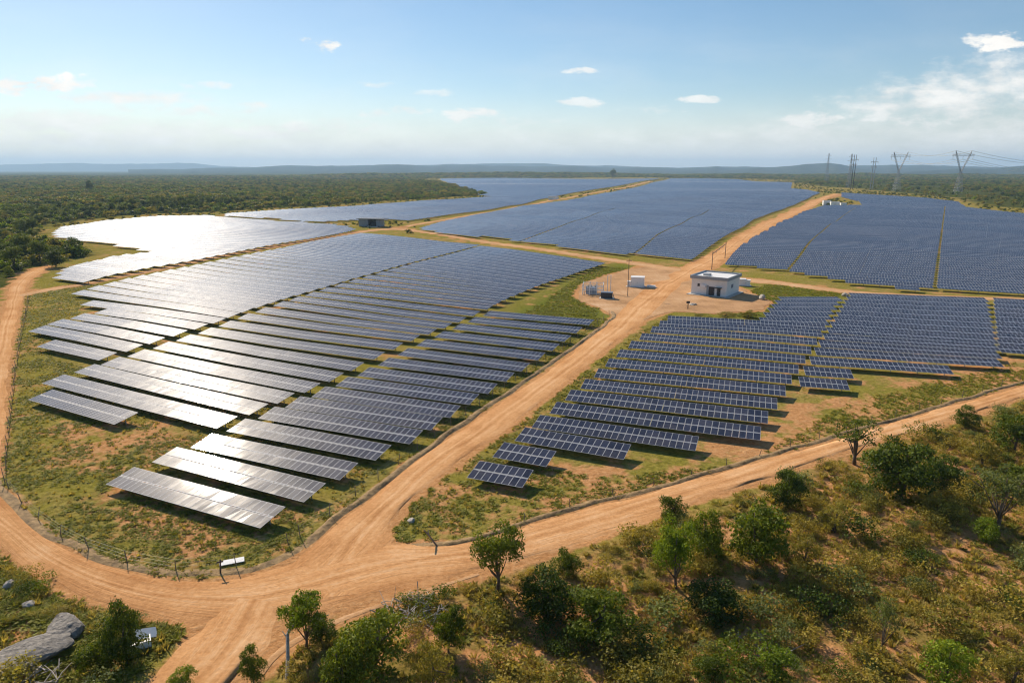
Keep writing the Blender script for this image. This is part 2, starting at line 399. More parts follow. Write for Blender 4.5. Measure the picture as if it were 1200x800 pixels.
ONES = ['', 'first', 'second', 'third', 'fourth', 'fifth', 'sixth', 'seventh', 'eighth', 'ninth', 'tenth', 'eleventh', 'twelfth', 'thirteenth', 'fourteenth', 'fifteenth', 'sixteenth', 'seventeenth', 'eighteenth', 'nineteenth']
TENS = ['', '', 'twent', 'thirt', 'fort', 'fift', 'sixt', 'sevent']
def ordinal(n):
    if n < 20: return ONES[n]
    return TENS[n // 10] + ('ieth' if n % 10 == 0 else 'y-' + ONES[n % 10])

# ------------------------------------------------------------------ outlines read off the photograph (pixels), turned into ground metres
ROADS = [
  ('dirt_road', 'road', [(262, 716), (330, 668), (384, 626), (432, 585), (471, 547), (548, 498), (636, 440), (690, 398), (720, 370), (737, 352), (762, 330), (800, 313), (822, 303), (845, 290), (880, 268), (930, 245), (977, 227)],
                        [(470, 690), (462, 648), (456, 622), (478, 589), (525, 550), (602, 498), (680, 434), (724, 399), (750, 380), (774, 362), (792, 340), (815, 326), (838, 314), (872, 287), (907, 264), (947, 245), (985, 227.5)]),
  ('dirt_road', 'road', [(-60, 520), (-30, 560), (0, 578), (30, 612), (70, 642), (130, 666), (200, 682), (270, 680), (330, 664), (400, 640), (470, 638), (540, 640), (620, 614), (700, 593), (800, 566), (900, 538), (960, 521), (1060, 491), (1195, 453), (1290, 428)],
                        [(-70, 580), (-40, 620), (0, 640), (40, 674), (100, 702), (160, 719), (215, 728), (280, 728), (340, 722), (410, 706), (490, 688), (560, 670), (640, 650), (760, 608), (810, 588), (905, 560), (980, 531), (1065, 509), (1200, 465), (1290, 441)]),
  ('dirt_road', 'road', [(-72, 600), (-34, 520), (-20, 450), (-8, 400), (3, 370), (8, 345), (14, 331), (28, 319), (56, 310)],
                        [(-20, 600), (2, 520), (5, 480), (11, 430), (16, 390), (22, 365), (27, 347), (32, 335), (38, 327), (60, 313)]),
  ('dirt_track', 'road', [(262, 700), (236, 740), (205, 775), (165, 815), (130, 850)], [(330, 706), (318, 742), (298, 775), (268, 812), (240, 850)]),
  ('sandy_track', 'sand', [(22, 345), (60, 337), (95, 333), (140, 323), (240, 303), (330, 287), (420, 270.5), (470, 266), (520, 274.5), (600, 286.5), (680, 298), (740, 306), (800, 315)],
                          [(23, 348), (60, 340), (96, 335.2), (141, 325), (241, 304.6), (331, 288.5), (421, 272), (468, 268.3), (520, 276.5), (600, 289), (680, 301), (740, 309.5), (794, 320)]),
  ('sandy_track', 'sand', [(866, 325), (900, 328), (960, 336), (1000, 341.5), (1060, 345), (1160, 348.5), (1290, 353)], [(862, 330), (900, 332), (960, 340), (1000, 344.5), (1060, 347.5), (1160, 351), (1290, 355.5)]),
  ('sandy_track', 'sand', [(470, 266), (500, 260.5), (560, 250.5), (626, 239), (700, 225.5), (762, 212.5)], [(478, 265.5), (503, 261.4), (562, 251.2), (627.5, 239.7), (702, 226), (765, 212.7)]),
  ('footpath', 'sand', [(560, 671), (500, 689), (450, 705), (400, 722), (352, 742), (318, 765), (300, 790)], [(562, 674), (503, 692.5), (453, 709), (404, 727), (357, 747), (324, 771), (309, 793)]),
]
YARD = [(690, 357), (672, 347), (682, 333), (708, 323), (745, 313), (790, 312), (815, 318), (868, 338), (905, 354), (890, 365), (840, 368), (790, 364), (748, 378), (722, 372), (706, 362)]
SITE = [(-60, 345), (0, 338), (45, 325), (66, 308), (112, 300), (96, 290), (45, 280), (40, 268), (66, 261), (120, 255.5), (180, 250.5), (262, 248), (360, 242), (480, 234), (545, 230), (575, 228), (540, 219), (496, 211), (505, 208), (600, 207.2), (780, 207.2), (930, 211), (955, 218), (1000, 221), (1130, 233), (1145, 239), (1200, 245), (1310, 254), (1330, 430),
        (1290, 441), (1200, 465), (1065, 509), (905, 560), (810, 588), (760, 608), (640, 650), (560, 670), (410, 706), (330, 728), (310, 745), (250, 800), (200, 800), (225, 735), (160, 719), (100, 702), (40, 674), (0, 640), (-70, 580)]
LUSH = [(590, 378), (640, 352), (690, 322), (730, 312), (700, 330), (690, 350), (700, 366), (690, 378), (640, 380)]
LUSH2 = [(860, 350), (920, 336), (985, 345), (900, 375), (850, 368)]
BARE = [[(150, 560), (130, 600), (220, 640), (320, 640), (330, 600)], [(540, 560), (520, 620), (640, 600), (800, 560), (960, 520), (1190, 440), (1180, 428), (1000, 460), (900, 500), (760, 545)], [(90, 480), (60, 540), (150, 560), (200, 520)]]
ROAD_G = [np.concatenate([gpoly(l), gpoly(r)[::-1]]) for _, _, l, r in ROADS]
YARD_G = gpoly(YARD); SITE_G = gpoly(SITE)

# ------------------------------------------------------------------ setting: ground, roads, berms, hills
def axis(lo, hi, fine0, fine1, step, grow):
    a = list(np.arange(fine0, fine1 + .01, step)); s = step
    while a[-1] < hi: s *= grow; a.append(a[-1] + s)
    s = step; b = []; x = fine0
    while x > lo: s *= grow; x -= s; b.append(x)
    return np.array(b[::-1] + a)
def micro(X, Y, mask): return mask * ((vnoise(X, Y, 6.5, 3) - .5) * .9 + (vnoise(X, Y, 2.6, 5) - .5) * .35)
def road_dist(X, Y):
    D = segdist(YARD_G, X, Y); D = np.where(inside(YARD_G, X, Y), 0, D)
    for P in ROAD_G:
        d = segdist(P, X, Y); D = np.minimum(D, np.where(inside(P, X, Y), 0, d))
    return D
def scrub_mask(X, Y):
    ins = inside(SITE_G, X, Y); d = road_dist(X, Y)
    return np.where(ins, 0.0, np.clip((d - 1.0) / 3.0, 0, 1)) * (np.hypot(X, Y) < 330)
xs = axis(-20000, 20000, -130, 130, 2.0, 1.055); ys = axis(-600, 26000, 20, 220, 2.0, 1.045)
GX, GY = np.meshgrid(xs, ys)
RD = road_dist(GX, GY); SM = scrub_mask(GX, GY); INS = inside(SITE_G, GX, GY)
GZ_ = relief(GX, GY) + micro(GX, GY, SM)
nxv, nyv = len(xs), len(ys)
idx = np.arange(nxv * nyv).reshape(nyv, nxv)
Fq = np.stack([idx[:-1, :-1], idx[:-1, 1:], idx[1:, 1:], idx[1:, :-1]], -1).reshape(-1, 4)
dirt = np.exp(-RD / (1.4 + .0012 * np.hypot(GX, GY)))
forest = np.where(INS, 0.0, np.clip((np.hypot(GX, GY) - 150) / 120, 0, 1))
lush = np.zeros_like(GX)
for L in (LUSH, LUSH2): P = gpoly(L); lush = np.maximum(lush, np.where(inside(P, GX, GY), 1, np.exp(-segdist(P, GX, GY) / 6)))
bare = np.zeros_like(GX)
for L in BARE: P = gpoly(L); bare = np.maximum(bare, np.where(inside(P, GX, GY), 1, np.exp(-segdist(P, GX, GY) / 3)))
gme = raw_mesh('ground', np.stack([GX, GY, GZ_], -1).reshape(-1, 3), Fq, MT['ground'], smoothf=True,
               attrs={'dirt': ('POINT', dirt.ravel()), 'scrub': ('POINT', SM.ravel()), 'forest': ('POINT', forest.ravel()), 'lush': ('POINT', lush.ravel()), 'bare': ('POINT', bare.ravel())})
tag(link('ground', gme), 'grassy red earth of the solar site', kind='structure')

def ground_sample(X, Y):
    i = np.clip(np.searchsorted(xs, X) - 1, 0, nxv - 2); j = np.clip(np.searchsorted(ys, Y) - 1, 0, nyv - 2)
    u = (X - xs[i]) / (xs[i + 1] - xs[i]); v = (Y - ys[j]) / (ys[j + 1] - ys[j])
    return (GZ_[j, i] * (1 - u) + GZ_[j, i + 1] * u) * (1 - v) + (GZ_[j + 1, i] * (1 - u) + GZ_[j + 1, i + 1] * u) * v
def strip_sheet(name, m, Lg, Rg, off, step, label, across=10):
    Lg, Rg = smooth(Lg), smooth(Rg)
    n = max(30, int(max(np.hypot(*np.diff(Lg, axis=0).T).sum(), np.hypot(*np.diff(Rg, axis=0).T).sum()) / step))
    def rs(P):
        d = np.hypot(*np.diff(P, axis=0).T); s = np.concatenate([[0], np.cumsum(d)]); s /= s[-1]; t = np.linspace(0, 1, n)
        return np.stack([np.interp(t, s, P[:, 0]), np.interp(t, s, P[:, 1])], 1)
    Lr, Rr = rs(Lg), rs(Rg)
    V, UV, CO = [], [], []
    w = np.hypot(*(Rr - Lr).T); al = np.concatenate([[0], np.cumsum(np.hypot(*np.diff((Lr + Rr) / 2, axis=0).T))])
    for j in range(across + 1):
        t = j / across
        P = Lr * (1 - t) + Rr * t
        if j in (0, across):
            e = (vnoise(P[:, 0], P[:, 1], 2.2, 11 + j) - .5) * 1.1 + (vnoise(P[:, 0], P[:, 1], 7, 4 + j) - .5) * 1.4
            nrm = (Rr - Lr) / np.maximum(w, .1)[:, None]; P = P + nrm * (np.clip(e, -.8, .8) * np.minimum(1, w / 5))[:, None]
        d = np.hypot(P[:, 0], P[:, 1])
        z = ground_sample(P[:, 0], P[:, 1]) + off + d * .00006 + .05 * (1 - (2 * t - 1) ** 2) * np.minimum(1, w / 5)
        if j in (0, across): z -= .05 + off * .4
        V.append(np.stack([P[:, 0], P[:, 1], z], 1)); UV.append(np.stack([t * w, al], 1)); CO.append((t - .5) * np.minimum(w, 14))
    V = np.stack(V, 1); UV = np.stack(UV, 1)
    ii = np.arange(n * (across + 1)).reshape(n, across + 1)
    F = np.stack([ii[:-1, :-1], ii[:-1, 1:], ii[1:, 1:], ii[1:, :-1]], -1).reshape(-1, 4)
    F = F[:, ::-1]
    nrm = np.cross(V[1, 0] - V[0, 0], V[0, -1] - V[0, 0])
    if nrm[2] > 0: F = F[:, ::-1]
    uvf = UV.reshape(-1, 2)[F.ravel()]
    o = link(name, raw_mesh(name, V.reshape(-1, 3), F, m, uv=uvf, smoothf=True, attrs={'off_centre': ('POINT', np.stack(CO, 1).ravel())})); return tag(o, label, kind='structure')
RL = ['wide red dirt road running up through the field', 'red dirt road curving along the front of the site', 'dirt road along the left edge', 'rutted dirt track leaving the junction', 'narrow sandy track between blocks', 'narrow sandy track behind the white building', 'narrow sandy track between far blocks', 'worn sandy footpath below the road']
for k, (nm, mk, l, r) in enumerate(ROADS):
    strip_sheet(nm, MT[mk], gpoly(l), gpoly(r), .035 + .012 * [1, 2, 0, 3, -.8, -.5, -.2, -1.4][k], 1.5 if k < 4 or k == 7 else 4.0, RL[k])
# yard: a sheet around its middle
yc = YARD_G.mean(0); ring = resample(np.concatenate([smooth(YARD_G), YARD_G[:1]]), 2.0)
V = [(yc[0], yc[1], float(relief(*yc)) + .03)]
for sfrac in (.35, .7, 1.0):
    for p in ring:
        q = yc + (p - yc) * (sfrac * (1 + (.08 * (vnoise(p[0], p[1], 5, 2) - .5) if sfrac == 1 else 0)))
        V.append((q[0], q[1], float(relief(*q)) + .055))
n = len(ring); F = [(0, 1 + i, 1 + (i + 1) % n) for i in range(n)]
for s_ in range(2): F += [(1 + s_ * n + i, 1 + (s_ + 1) * n + i, 1 + (s_ + 1) * n + (i + 1) % n, 1 + s_ * n + (i + 1) % n) for i in range(n)]
me = raw_mesh('yard', np.array(V), F, MT['yard'], uv=None); u = me.uv_layers.new(name='UVMap')
for lp in me.loops: u.data[lp.index].uv = me.vertices[lp.vertex_index].co.xy
me.update(); o = link('yard', me); tag(o, 'bare gravelly yard around the white building', kind='structure')
bm = bmesh.new(); bm.from_mesh(me); bmesh.ops.recalc_face_normals(bm, faces=bm.faces); 
if sum(f.normal.z for f in bm.faces) < 0: bmesh.ops.reverse_faces(bm, faces=bm.faces)
bm.to_mesh(me); bm.free()

def berm(name, px, h, w, label):
    P = resample(smooth(gpoly(px)), .8); n = len(P)
    T = np.gradient(P, axis=0); T /= np.hypot(T[:, 0], T[:, 1])[:, None]; Nn = np.stack([-T[:, 1], T[:, 0]], 1)
    prof = [(-1, -.15), (-.62, .35), (-.25, .9), (.15, 1.0), (.55, .5), (1, -.15)]
    V = []
    for k, (a, b) in enumerate(prof):
        ww = w * (1 + .5 * (vnoise(P[:, 0], P[:, 1], 3, k) - .5)); Q = P + Nn * (a * ww)[:, None] + Nn * ((vnoise(P[:, 0], P[:, 1], 5, 9) - .5) * .8)[:, None]
        tp = np.clip(np.minimum(np.arange(n), np.arange(n)[::-1]) / 6.0, 0, 1); hh = tp * h * b * (.25 + .9 * vnoise(P[:, 0], P[:, 1], 1.7, 20 + k) + .6 * vnoise(P[:, 0], P[:, 1], 6, 30))
        V.append(np.stack([Q[:, 0], Q[:, 1], relief(Q[:, 0], Q[:, 1]) + hh], 1))
    V = np.stack(V, 1); k = len(prof); ii = np.arange(n * k).reshape(n, k)
    F = np.stack([ii[:-1, :-1], ii[1:, :-1], ii[1:, 1:], ii[:-1, 1:]], -1).reshape(-1, 4)
    tag(link(name, raw_mesh(name, V.reshape(-1, 3), F, MT['berm'], smoothf=True)), label, kind='structure')
berm('earth_bank', [(352, 640), (420, 588), (470, 549), (545, 494), (632, 434), (686, 397), (722, 371), (716, 364)], .27, .7, 'low bank of turned earth left of the central road')
berm('earth_bank', [(478, 640), (545, 637), (620, 610), (700, 589), (800, 562), (900, 534), (960, 517), (1060, 487), (1195, 449), (1280, 424)], .2, .6, 'low stony bank of earth along the front road')
berm('earth_bank', [(-30, 545), (2, 574), (34, 607), (75, 636), (135, 659), (205, 674), (270, 672), (330, 654), (352, 640)], .10, .7, 'low earth bank inside the road bend')

MT['hill'] = None
def hill_material():
    m, t, b, o = mat('wooded_hill')
    g = N(t, 'ShaderNodeNewGeometry')
    mp = N(t, 'ShaderNodeMapping'); mp.inputs['Scale'].default_value = (1, .5, 2.5); t.links.new(g.outputs['Position'], mp.inputs[0])
    a = noise_tex(t, .004, 8, .7, mp.outputs[0]); c = noise_tex(t, .03, 5, .7, mp.outputs[0])
    v = M(t, 'ADD', M(t, 'MULTIPLY', a, .65), M(t, 'MULTIPLY', c, .35))
    t.links.new(ramp(t, v, [(.35, (.018, .03, .016)), (.52, (.04, .052, .026)), (.68, (.13, .12, .07))]), b.inputs['Base Color'])
    b.inputs['Roughness'].default_value = 1; b.inputs['Specular IOR Level'].default_value = 0
    return m
MT['hill'] = hill_material(); MT['woodrise'] = simple('wooded_rise', (.05, .062, .018), 1.0, 0, .4, .02)
RIDGE_PTS = []
def ridge(dist, prof, depth, label, seed, m='hill', crowns=0):
    prof = np.array(prof, float); xsn = np.arange(prof[0, 0], prof[-1, 0] + 1, 4.0); yv = np.interp(xsn, prof[:, 0], prof[:, 1])
    yv += (vnoise(xsn, xsn * 0, 42, seed) - .5) * 2.0 + (vnoise(xsn, xsn * 0, 9, seed + 3) - .5) * .6 - .5
    crest = np.array([ray(x, y) for x, y in zip(xsn, yv)]); sc_ = dist / crest[:, 1]
    CX = crest[:, 0] * sc_; CZ = np.maximum(CAM_H + crest[:, 2] * sc_, 3)
    rows = [(-1.0, -.02), (-.8, .10), (-.6, .27), (-.4, .52), (-.2, .82), (0, 1.0), (.3, .8), (.7, .3), (1, -.02)]
    V = []
    for r, (dy, hz) in enumerate(rows):
        yy = dist + dy * depth + (vnoise(xsn, xsn * 0 + r, 14, seed + 7) - .5) * depth * .25
        k = yy / dist
        zz = CZ * hz * (1 + (0 if r == 5 else 1) * (vnoise(xsn, xsn * 0 + r * 3.7, 12, seed + 5) - .5) * .5) - (4 if hz < 0 else 0)
        V.append(np.stack([CX * k, yy, zz], 1))
    if crowns:
        q = rng.random(crowns) ** .55 * 5.0; ri = np.minimum(q.astype(int), 4); f = q - ri; c = rng.uniform(0, len(xsn) - 1.001, crowns); ci = c.astype(int); g = (c - ci)[:, None]; f = f[:, None]; A_ = np.stack(V, 0)
        P = (A_[ri, ci] * (1 - g) + A_[ri, ci + 1] * g) * (1 - f) + (A_[ri + 1, ci] * (1 - g) + A_[ri + 1, ci + 1] * g) * f
        RIDGE_PTS.append(P)
    V = np.stack(V, 0); a, b_ = V.shape[:2]; ii = np.arange(a * b_).reshape(a, b_)
    F = np.stack([ii[:-1, :-1], ii[:-1, 1:], ii[1:, 1:], ii[1:, :-1]], -1).reshape(-1, 4)
    tag(link('hills', raw_mesh('hills', V.reshape(-1, 3), F, MT[m], smoothf=True)), label, kind='structure')
ridge(20500, [(-300, 196), (-100, 195), (0, 193.6), (60, 192.4), (150, 192), (225, 192.4), (262, 195), (320, 197.5), (380, 200.5), (440, 206)], 2600, 'flat-topped blue hill ridge far left', 1)
ridge(15000, [(300, 203), (370, 197), (430, 194.5), (520, 192.3), (640, 192.6), (720, 195), (790, 197), (850, 195.5), (900, 196.5), (960, 201)], 3000, 'long blue hills on the middle of the horizon', 2)
ridge(3900, [(300, 209), (380, 206.3), (440, 204.6), (520, 203.2), (590, 202.8), (680, 204.2), (760, 205.4), (880, 206), (960, 205.2), (1080, 206), (1200, 205.4), (1330, 206)], 520, 'low wooded rise behind the farthest solar blocks', 9, 'woodrise', 9000)
ridge(11500, [(150, 199), (260, 197), (400, 194), (480, 193.6), (560, 195), (760, 197), (900, 196.5), (1000, 195.6), (1080, 194.6), (1160, 196), (1240, 195), (1400, 196)], 4000, 'palest far hills along the horizon', 3)
ridge(9500, [(780, 205), (850, 200), (905, 196), (940, 193), (968, 192), (985, 193), (1008, 197.5), (1050, 204)], 2000, 'rounded blue hill behind the pylons', 4)
ridge(8000, [(990, 206), (1045, 203), (1090, 199.4), (1135, 197.6), (1165, 199), (1195, 195.5), (1250, 193.5), (1420, 196)], 1700, 'dark blue hill ridge far right', 5)

# ------------------------------------------------------------------ solar tables
MODW, SLOPE, TILT, Z0 = .92, 3.92, R(9.5), .95
CT, ST = math.cos(TILT), math.sin(TILT)
_cache = {}
def table_meshes(n, var):
    key = (n, var)
    if key in _cache: return _cache[key]
    rg = np.random.default_rng(n * 7 + var); L = n * MODW; out = []
    for row in (0, 1):
        mb = MB(); sh = []
        h = SLOPE / 2 - .04; s0 = row * (SLOPE / 2 + .04); fr = .030
        for k in range(n):
            x0, x1 = -L / 2 + k * MODW + .012, -L / 2 + (k + 1) * MODW - .012
            jz = rg.normal(0, .006, 4)
            def pt(x, s, up):
                u = (x - x0) / (x1 - x0); w = (s - s0) / h
                dz = jz[0] * (1 - u) * (1 - w) + jz[1] * u * (1 - w) + jz[2] * u * w + jz[3] * (1 - u) * w
                return (x, -SLOPE * CT / 2 + s * CT - up * ST, Z0 + s * ST + up * CT + dz)
            o4 = [(x0, s0), (x1, s0), (x1, s0 + h), (x0, s0 + h)]; f0, f1 = (.04, .085) if row == 0 else (.085, .04); i4 = [(x0 + fr, s0 + f0), (x1 - fr, s0 + f0), (x1 - fr, s0 + h - f1), (x0 + fr, s0 + h - f1)]
            V = [pt(*p, 0) for p in o4] + [pt(*p, 0) for p in i4] + [pt(*p, -.045) for p in o4]
            F = [(4, 5, 6, 7), (0, 1, 5, 4), (1, 2, 6, 5), (2, 3, 7, 6), (3, 0, 4, 7), (8, 9, 1, 0), (9, 10, 2, 1), (10, 11, 3, 2), (11, 8, 0, 3), (11, 10, 9, 8)]
            kk = len(mb.v); mb.v += V; mb.f += [tuple(i + kk for i in f) for f in F]; mb.mi += [0] + [1] * 8 + [2]
            sh += [rg.uniform(0, 1)] * len(F)
        out.append(raw_mesh('panel_row', np.array(mb.v), mb.f, [MT['glass'], MT['frame'], MT['back']], mb.mi, attrs={'shade': ('FACE', sh)}))
    fr = MB()
    for s in (.55, 1.45, 2.5, 3.4):
        y, z = -SLOPE * CT / 2 + s * CT, Z0 + s * ST - .055
        fr.box(-L / 2 + .05, L / 2 - .05, y - .03, y + .03, z - .07, z)
    nb = max(2, round(L / 4.2)); bx = [(-L / 2 + .9) + i * (L - 1.8) / (nb - 1) for i in range(nb)]
    for x in bx:
        p0 = Vector((x, -SLOPE * CT / 2 + .35 * CT, Z0 + .35 * ST - .17)); p1 = Vector((x, -SLOPE * CT / 2 + 3.6 * CT, Z0 + 3.6 * ST - .17))
        fr.tube([p0, p1], .05, 4); fr.tube([(x, .25, .45), (x, -.95, Z0 + .02)], .03, 4)
    frame = fr.mesh('support_frame', MT['steel'])
    pm = MB(); pm.box(-.055, .055, -.055, .055, -.5, Z0 + SLOPE / 2 * ST - .1); post = pm.mesh('post', MT['steel'])
    pa = MB()
    for x in bx: pa.box(x - .055, x + .055, .27, .38, -.5, Z0 + (SLOPE / 2 + .3) * ST - .1)
    posts = pa.mesh('posts_and_frame', MT['steel'])
    # frame joined with its posts for tables too far off to show them
    k = len(fr.v); fr.v += pa.v; fr.f += [tuple(i + k for i in f) for f in pa.f]; fr.mi += pa.mi
    joined = fr.mesh('support_frame', MT['steel'])
    bpy.data.meshes.remove(posts)
    _cache[key] = (out, frame, post, bx, joined); return _cache[key]

TABLES = []    # block, row, index, count, centre xy, angle, modules, xscale
def place_row(block, row, L, Rr, maxn=30, gap=.05):
    d = Rr - L; ln = math.hypot(*d); u = d / ln; ang = math.atan2(u[1], u[0]); nrm = np.array([-u[1], u[0]])
    tot = ln / MODW; k = max(1, math.ceil(tot / maxn - .08)); each = (ln - gap * (k - 1)) / k; n = max(3, round(each / MODW))
    if n > 12: n = int(round(n / 2) * 2)
    for j in range(k):
        c = L + u * (j * (each + gap) + each / 2) + nrm * (SLOPE * CT / 2)
        TABLES.append([block, row, j + 1, k, c, ang, n, each / (n * MODW)])
def explicit(block, rows, start=1):
    for i, (a, b) in enumerate(rows): place_row(block, start + i, G(*a, Z0), G(*b, Z0))
def between(block, start, La, Rb, pitch, skip_first=False):
    """rows filled between two edge polylines (near to far), spaced by pitch along the row normal"""
    Lg = gpoly(La, Z0); Rg = gpoly(Rb, Z0)
    u = (Rg[0] - Lg[0]); u2 = Rg[-1] - Lg[-1]; u = u / math.hypot(*u) + u2 / math.hypot(*u2); u /= math.hypot(*u); nr = np.array([-u[1], u[0]])
    dn = ((Lg[-1] + Rg[-1]) / 2 - (Lg[0] + Rg[0]) / 2) @ nr
    n = max(1, round(dn / pitch))
    def at(P, t):
        s = (P - P[0]) @ nr; s = s / s[-1]; s = np.maximum.accumulate(s); return np.array([np.interp(t, s, P[:, 0]), np.interp(t, s, P[:, 1])])
    r = start
    for i in range(1 if skip_first else 0, n + 1):
        place_row(block, r, at(Lg, i / n), at(Rg, i / n)); r += 1
    return r
BLOCKP = []
def fill(block, poly, a, b, pitch, gaps=(), phase=0.0, minlen=4.0):
    P = gpoly(poly, Z0); BLOCKP.append(P); u = G(*b, Z0) - G(*a, Z0); u /= math.hypot(*u); nr = np.array([-u[1], u[0]])
    S = P @ u; T = P @ nr; gl = [(gpoly(g, Z0) @ u, gpoly(g, Z0) @ nr) for g in gaps]
    r = 1; t = T.min() + .6 + phase
    while t < T.max():
        xsn = []
        for i in range(len(P)):
            j = (i + 1) % len(P)
            if (T[i] > t) != (T[j] > t): xsn.append(S[i] + (t - T[i]) / (T[j] - T[i]) * (S[j] - S[i]))
        xsn.sort(); hit = False
        for s0, s1 in zip(xsn[::2], xsn[1::2]):
            cuts = [s0]
            for gs, gt in gl:
                o_ = np.argsort(gt)
                if gt.min() <= t <= gt.max():
                    x = np.interp(t, gt[o_], gs[o_])
                    if s0 + 3 < x < s1 - 3: cuts.append(x)
            cuts = sorted(cuts) + [s1]
            for k in range(len(cuts) - 1):
                x0 = cuts[k] + (.65 if k else 0); x1 = cuts[k + 1] - (.65 if k < len(cuts) - 2 else 0)
                if x1 - x0 > minlen:
                    hit = True; ax = math.floor
                    st = round(x0 / (4 * MODW)) * 4 * MODW if k == 0 else x0
                    place_row(block, r, u * max(st, x0) + nr * t, u * x1 + nr * t, 30)
        if hit: r += 1
        t += pitch
AC = "the left field's central-road column"; AB = "the left field's middle column"; AA = "the left field's outer column"
HC = "the right field's central-road column"; HM = "the right field's middle column"; HE = "the right field's edge column"
explicit(AC, [((124, 567), (305, 618.5)), ((178, 541), (356, 588)), ((223, 524), (398, 562)), ((265, 505), (440, 539)), ((302, 490), (480, 520)), ((334, 477), (505, 503.5)), ((365, 464.5), (527, 489)), ((393, 452), (550, 474)),
              ((419, 440), (572, 461)), ((443, 428), (593, 447)), ((466, 416), (611, 435)), ((488, 405), (630, 422)), ((509, 395), (647, 411)), ((530, 385.5), (661, 400.5)), ((548, 377.5), (675, 390.5)), ((566, 370), (690, 381))])
explicit(AB, [((49, 449), (254, 502)), ((87, 436), (292, 486)), ((118, 427), (325, 472.5)), ((149, 417.5), (357, 460)), ((179, 408), (386, 447)), ((206, 399), (412, 434)), ((232, 390.5), (438, 421)), ((256, 382), (461, 409.5)),
              ((278, 373), (482, 399.5)), ((299, 365.5), (502, 392)), ((320, 358), (520, 385)), ((339, 352), (537, 378)), ((357, 346.5), (554, 370.5)), ((374, 341), (570, 363))])
between(AB, 15, [(374, 341), (410, 330), (440, 321.5), (480, 310), (523, 299), (556, 290)], [(570, 363), (586, 354), (598, 349), (628, 336), (654, 327), (678, 318.5), (702, 311)], 6.9, True)
explicit(AA, [((33, 468), (134, 497)), ((43, 406), (116, 422)), ((33, 388), (148, 412)), ((55, 380), (175, 403)), ((82, 373), (203, 394)), ((110, 367), (228, 386))])
between(AA, 7, [(94, 357), (74, 347.5), (92, 341), (116, 335), (145, 327.5), (190, 318.5), (240, 308.5), (330, 291), (416, 274.5)], [(250, 379), (270, 371), (289, 364), (308, 358.5), (324, 353), (360, 343), (409, 328.5), (440, 320), (480, 308.5), (523, 297.5), (556, 289)], 6.8)
explicit(HC, [((547, 559), (612, 571)), ((577, 535), (640, 546.5)), ((603, 516), (731, 538)), ((623, 500.5), (815, 528)), ((644, 484), (891, 515.5)), ((662, 468.5), (900, 496)), ((680, 455), (911, 479.5)), ((696, 442), (921, 464)),
              ((709, 429.5), (928, 450)), ((722, 418), (936, 438)), ((736, 407.5), (944, 426)), ((749, 398), (951, 415)), ((762, 389.5), (958, 404.5)), ((772, 382.5), (964, 395)), ((782, 376.5), (969, 387.5))])
between(HC, 16, [(893, 378.5), (904, 367), (918, 353)], [(973, 381.5), (980, 366.5), (989, 353)], 6.6)
explicit(HM, [((938, 452.5), (996, 457)), ((944, 439.5), (1001, 443.5)), ((951, 427), (1118, 438.5)), ((957, 416), (1177, 430))])
between(HM, 5, [(957, 416), (972, 390), (986, 367), (998, 348)], [(1177, 430), (1171, 399), (1165, 374), (1160, 354)], 6.7, True)
between(HE, 1, [(1173.5, 412.5), (1170, 385), (1166.5, 354)], [(1330, 424), (1310, 395), (1290, 361)], 6.7)
BB, CC, EE, FF = 'the glaring block before the woods', 'the long block beside the woods', 'the block behind the cross road', 'the block beyond the white building'
fill(BB, [(50, 331), (88, 333.5), (108, 328), (128, 323), (172, 314.5), (202, 310), (240, 303), (300, 291), (360, 280.5), (414, 270), (404, 265.5), (378, 263), (320, 259.5), (262, 255.5), (240, 253), (180, 254), (120, 259), (70, 266), (58, 274), (64, 279), (100, 284.5), (124, 287), (150, 291), (172, 296), (128, 301), (94, 309), (72, 315)], (53, 320), (108, 327.5), 6.8)
fill(CC, [(262, 253.5), (320, 256.5), (352, 260), (378, 260), (418, 258), (452, 257.5), (478, 258.5), (560, 247.5), (626, 235.5), (645, 231.5), (720, 218.5), (757, 211.5), (772, 209.3), (600, 208.8), (515, 210), (540, 221), (552, 227), (580, 230.5), (545, 232.5), (480, 236.5), (360, 244.5), (262, 250.5)], (262, 253.5), (352, 260), 6.8)
fill(EE, [(488, 268.5), (520, 274.5), (574, 279), (608, 283), (650, 288.5), (720, 297), (808, 305), (824, 293), (840, 282), (868, 267), (890, 254.5), (922, 243), (940, 235.5), (960, 226.5), (945, 222.5), (926, 221), (928, 214), (864, 209.8), (786, 209.2), (745, 219.5), (720, 224.5), (660, 235.5), (624, 240), (588, 246), (520, 259)], (608, 283), (808, 304), 6.8, gaps=[[(608, 283), (646, 269), (684, 256), (720, 244)], [(738, 300), (768, 276), (798, 262), (830, 246)]])
fill(FF, [(844, 310.5), (888, 314), (920, 319), (964, 326), (1008, 334.5), (1060, 339.5), (1114, 342), (1200, 347), (1310, 352), (1330, 262), (1200, 250.5), (1160, 246.5), (1132, 243), (1124, 237), (1088, 232.5), (986, 226), (986, 231), (1006, 236), (1010, 241), (966, 241), (942, 248), (902, 268), (870, 287)], (1008, 334.5), (1200, 346.5), 6.7, gaps=[[(920, 322), (958, 276), (990, 252), (1004, 243)], [(1096, 343), (1101, 300), (1108, 242)]])

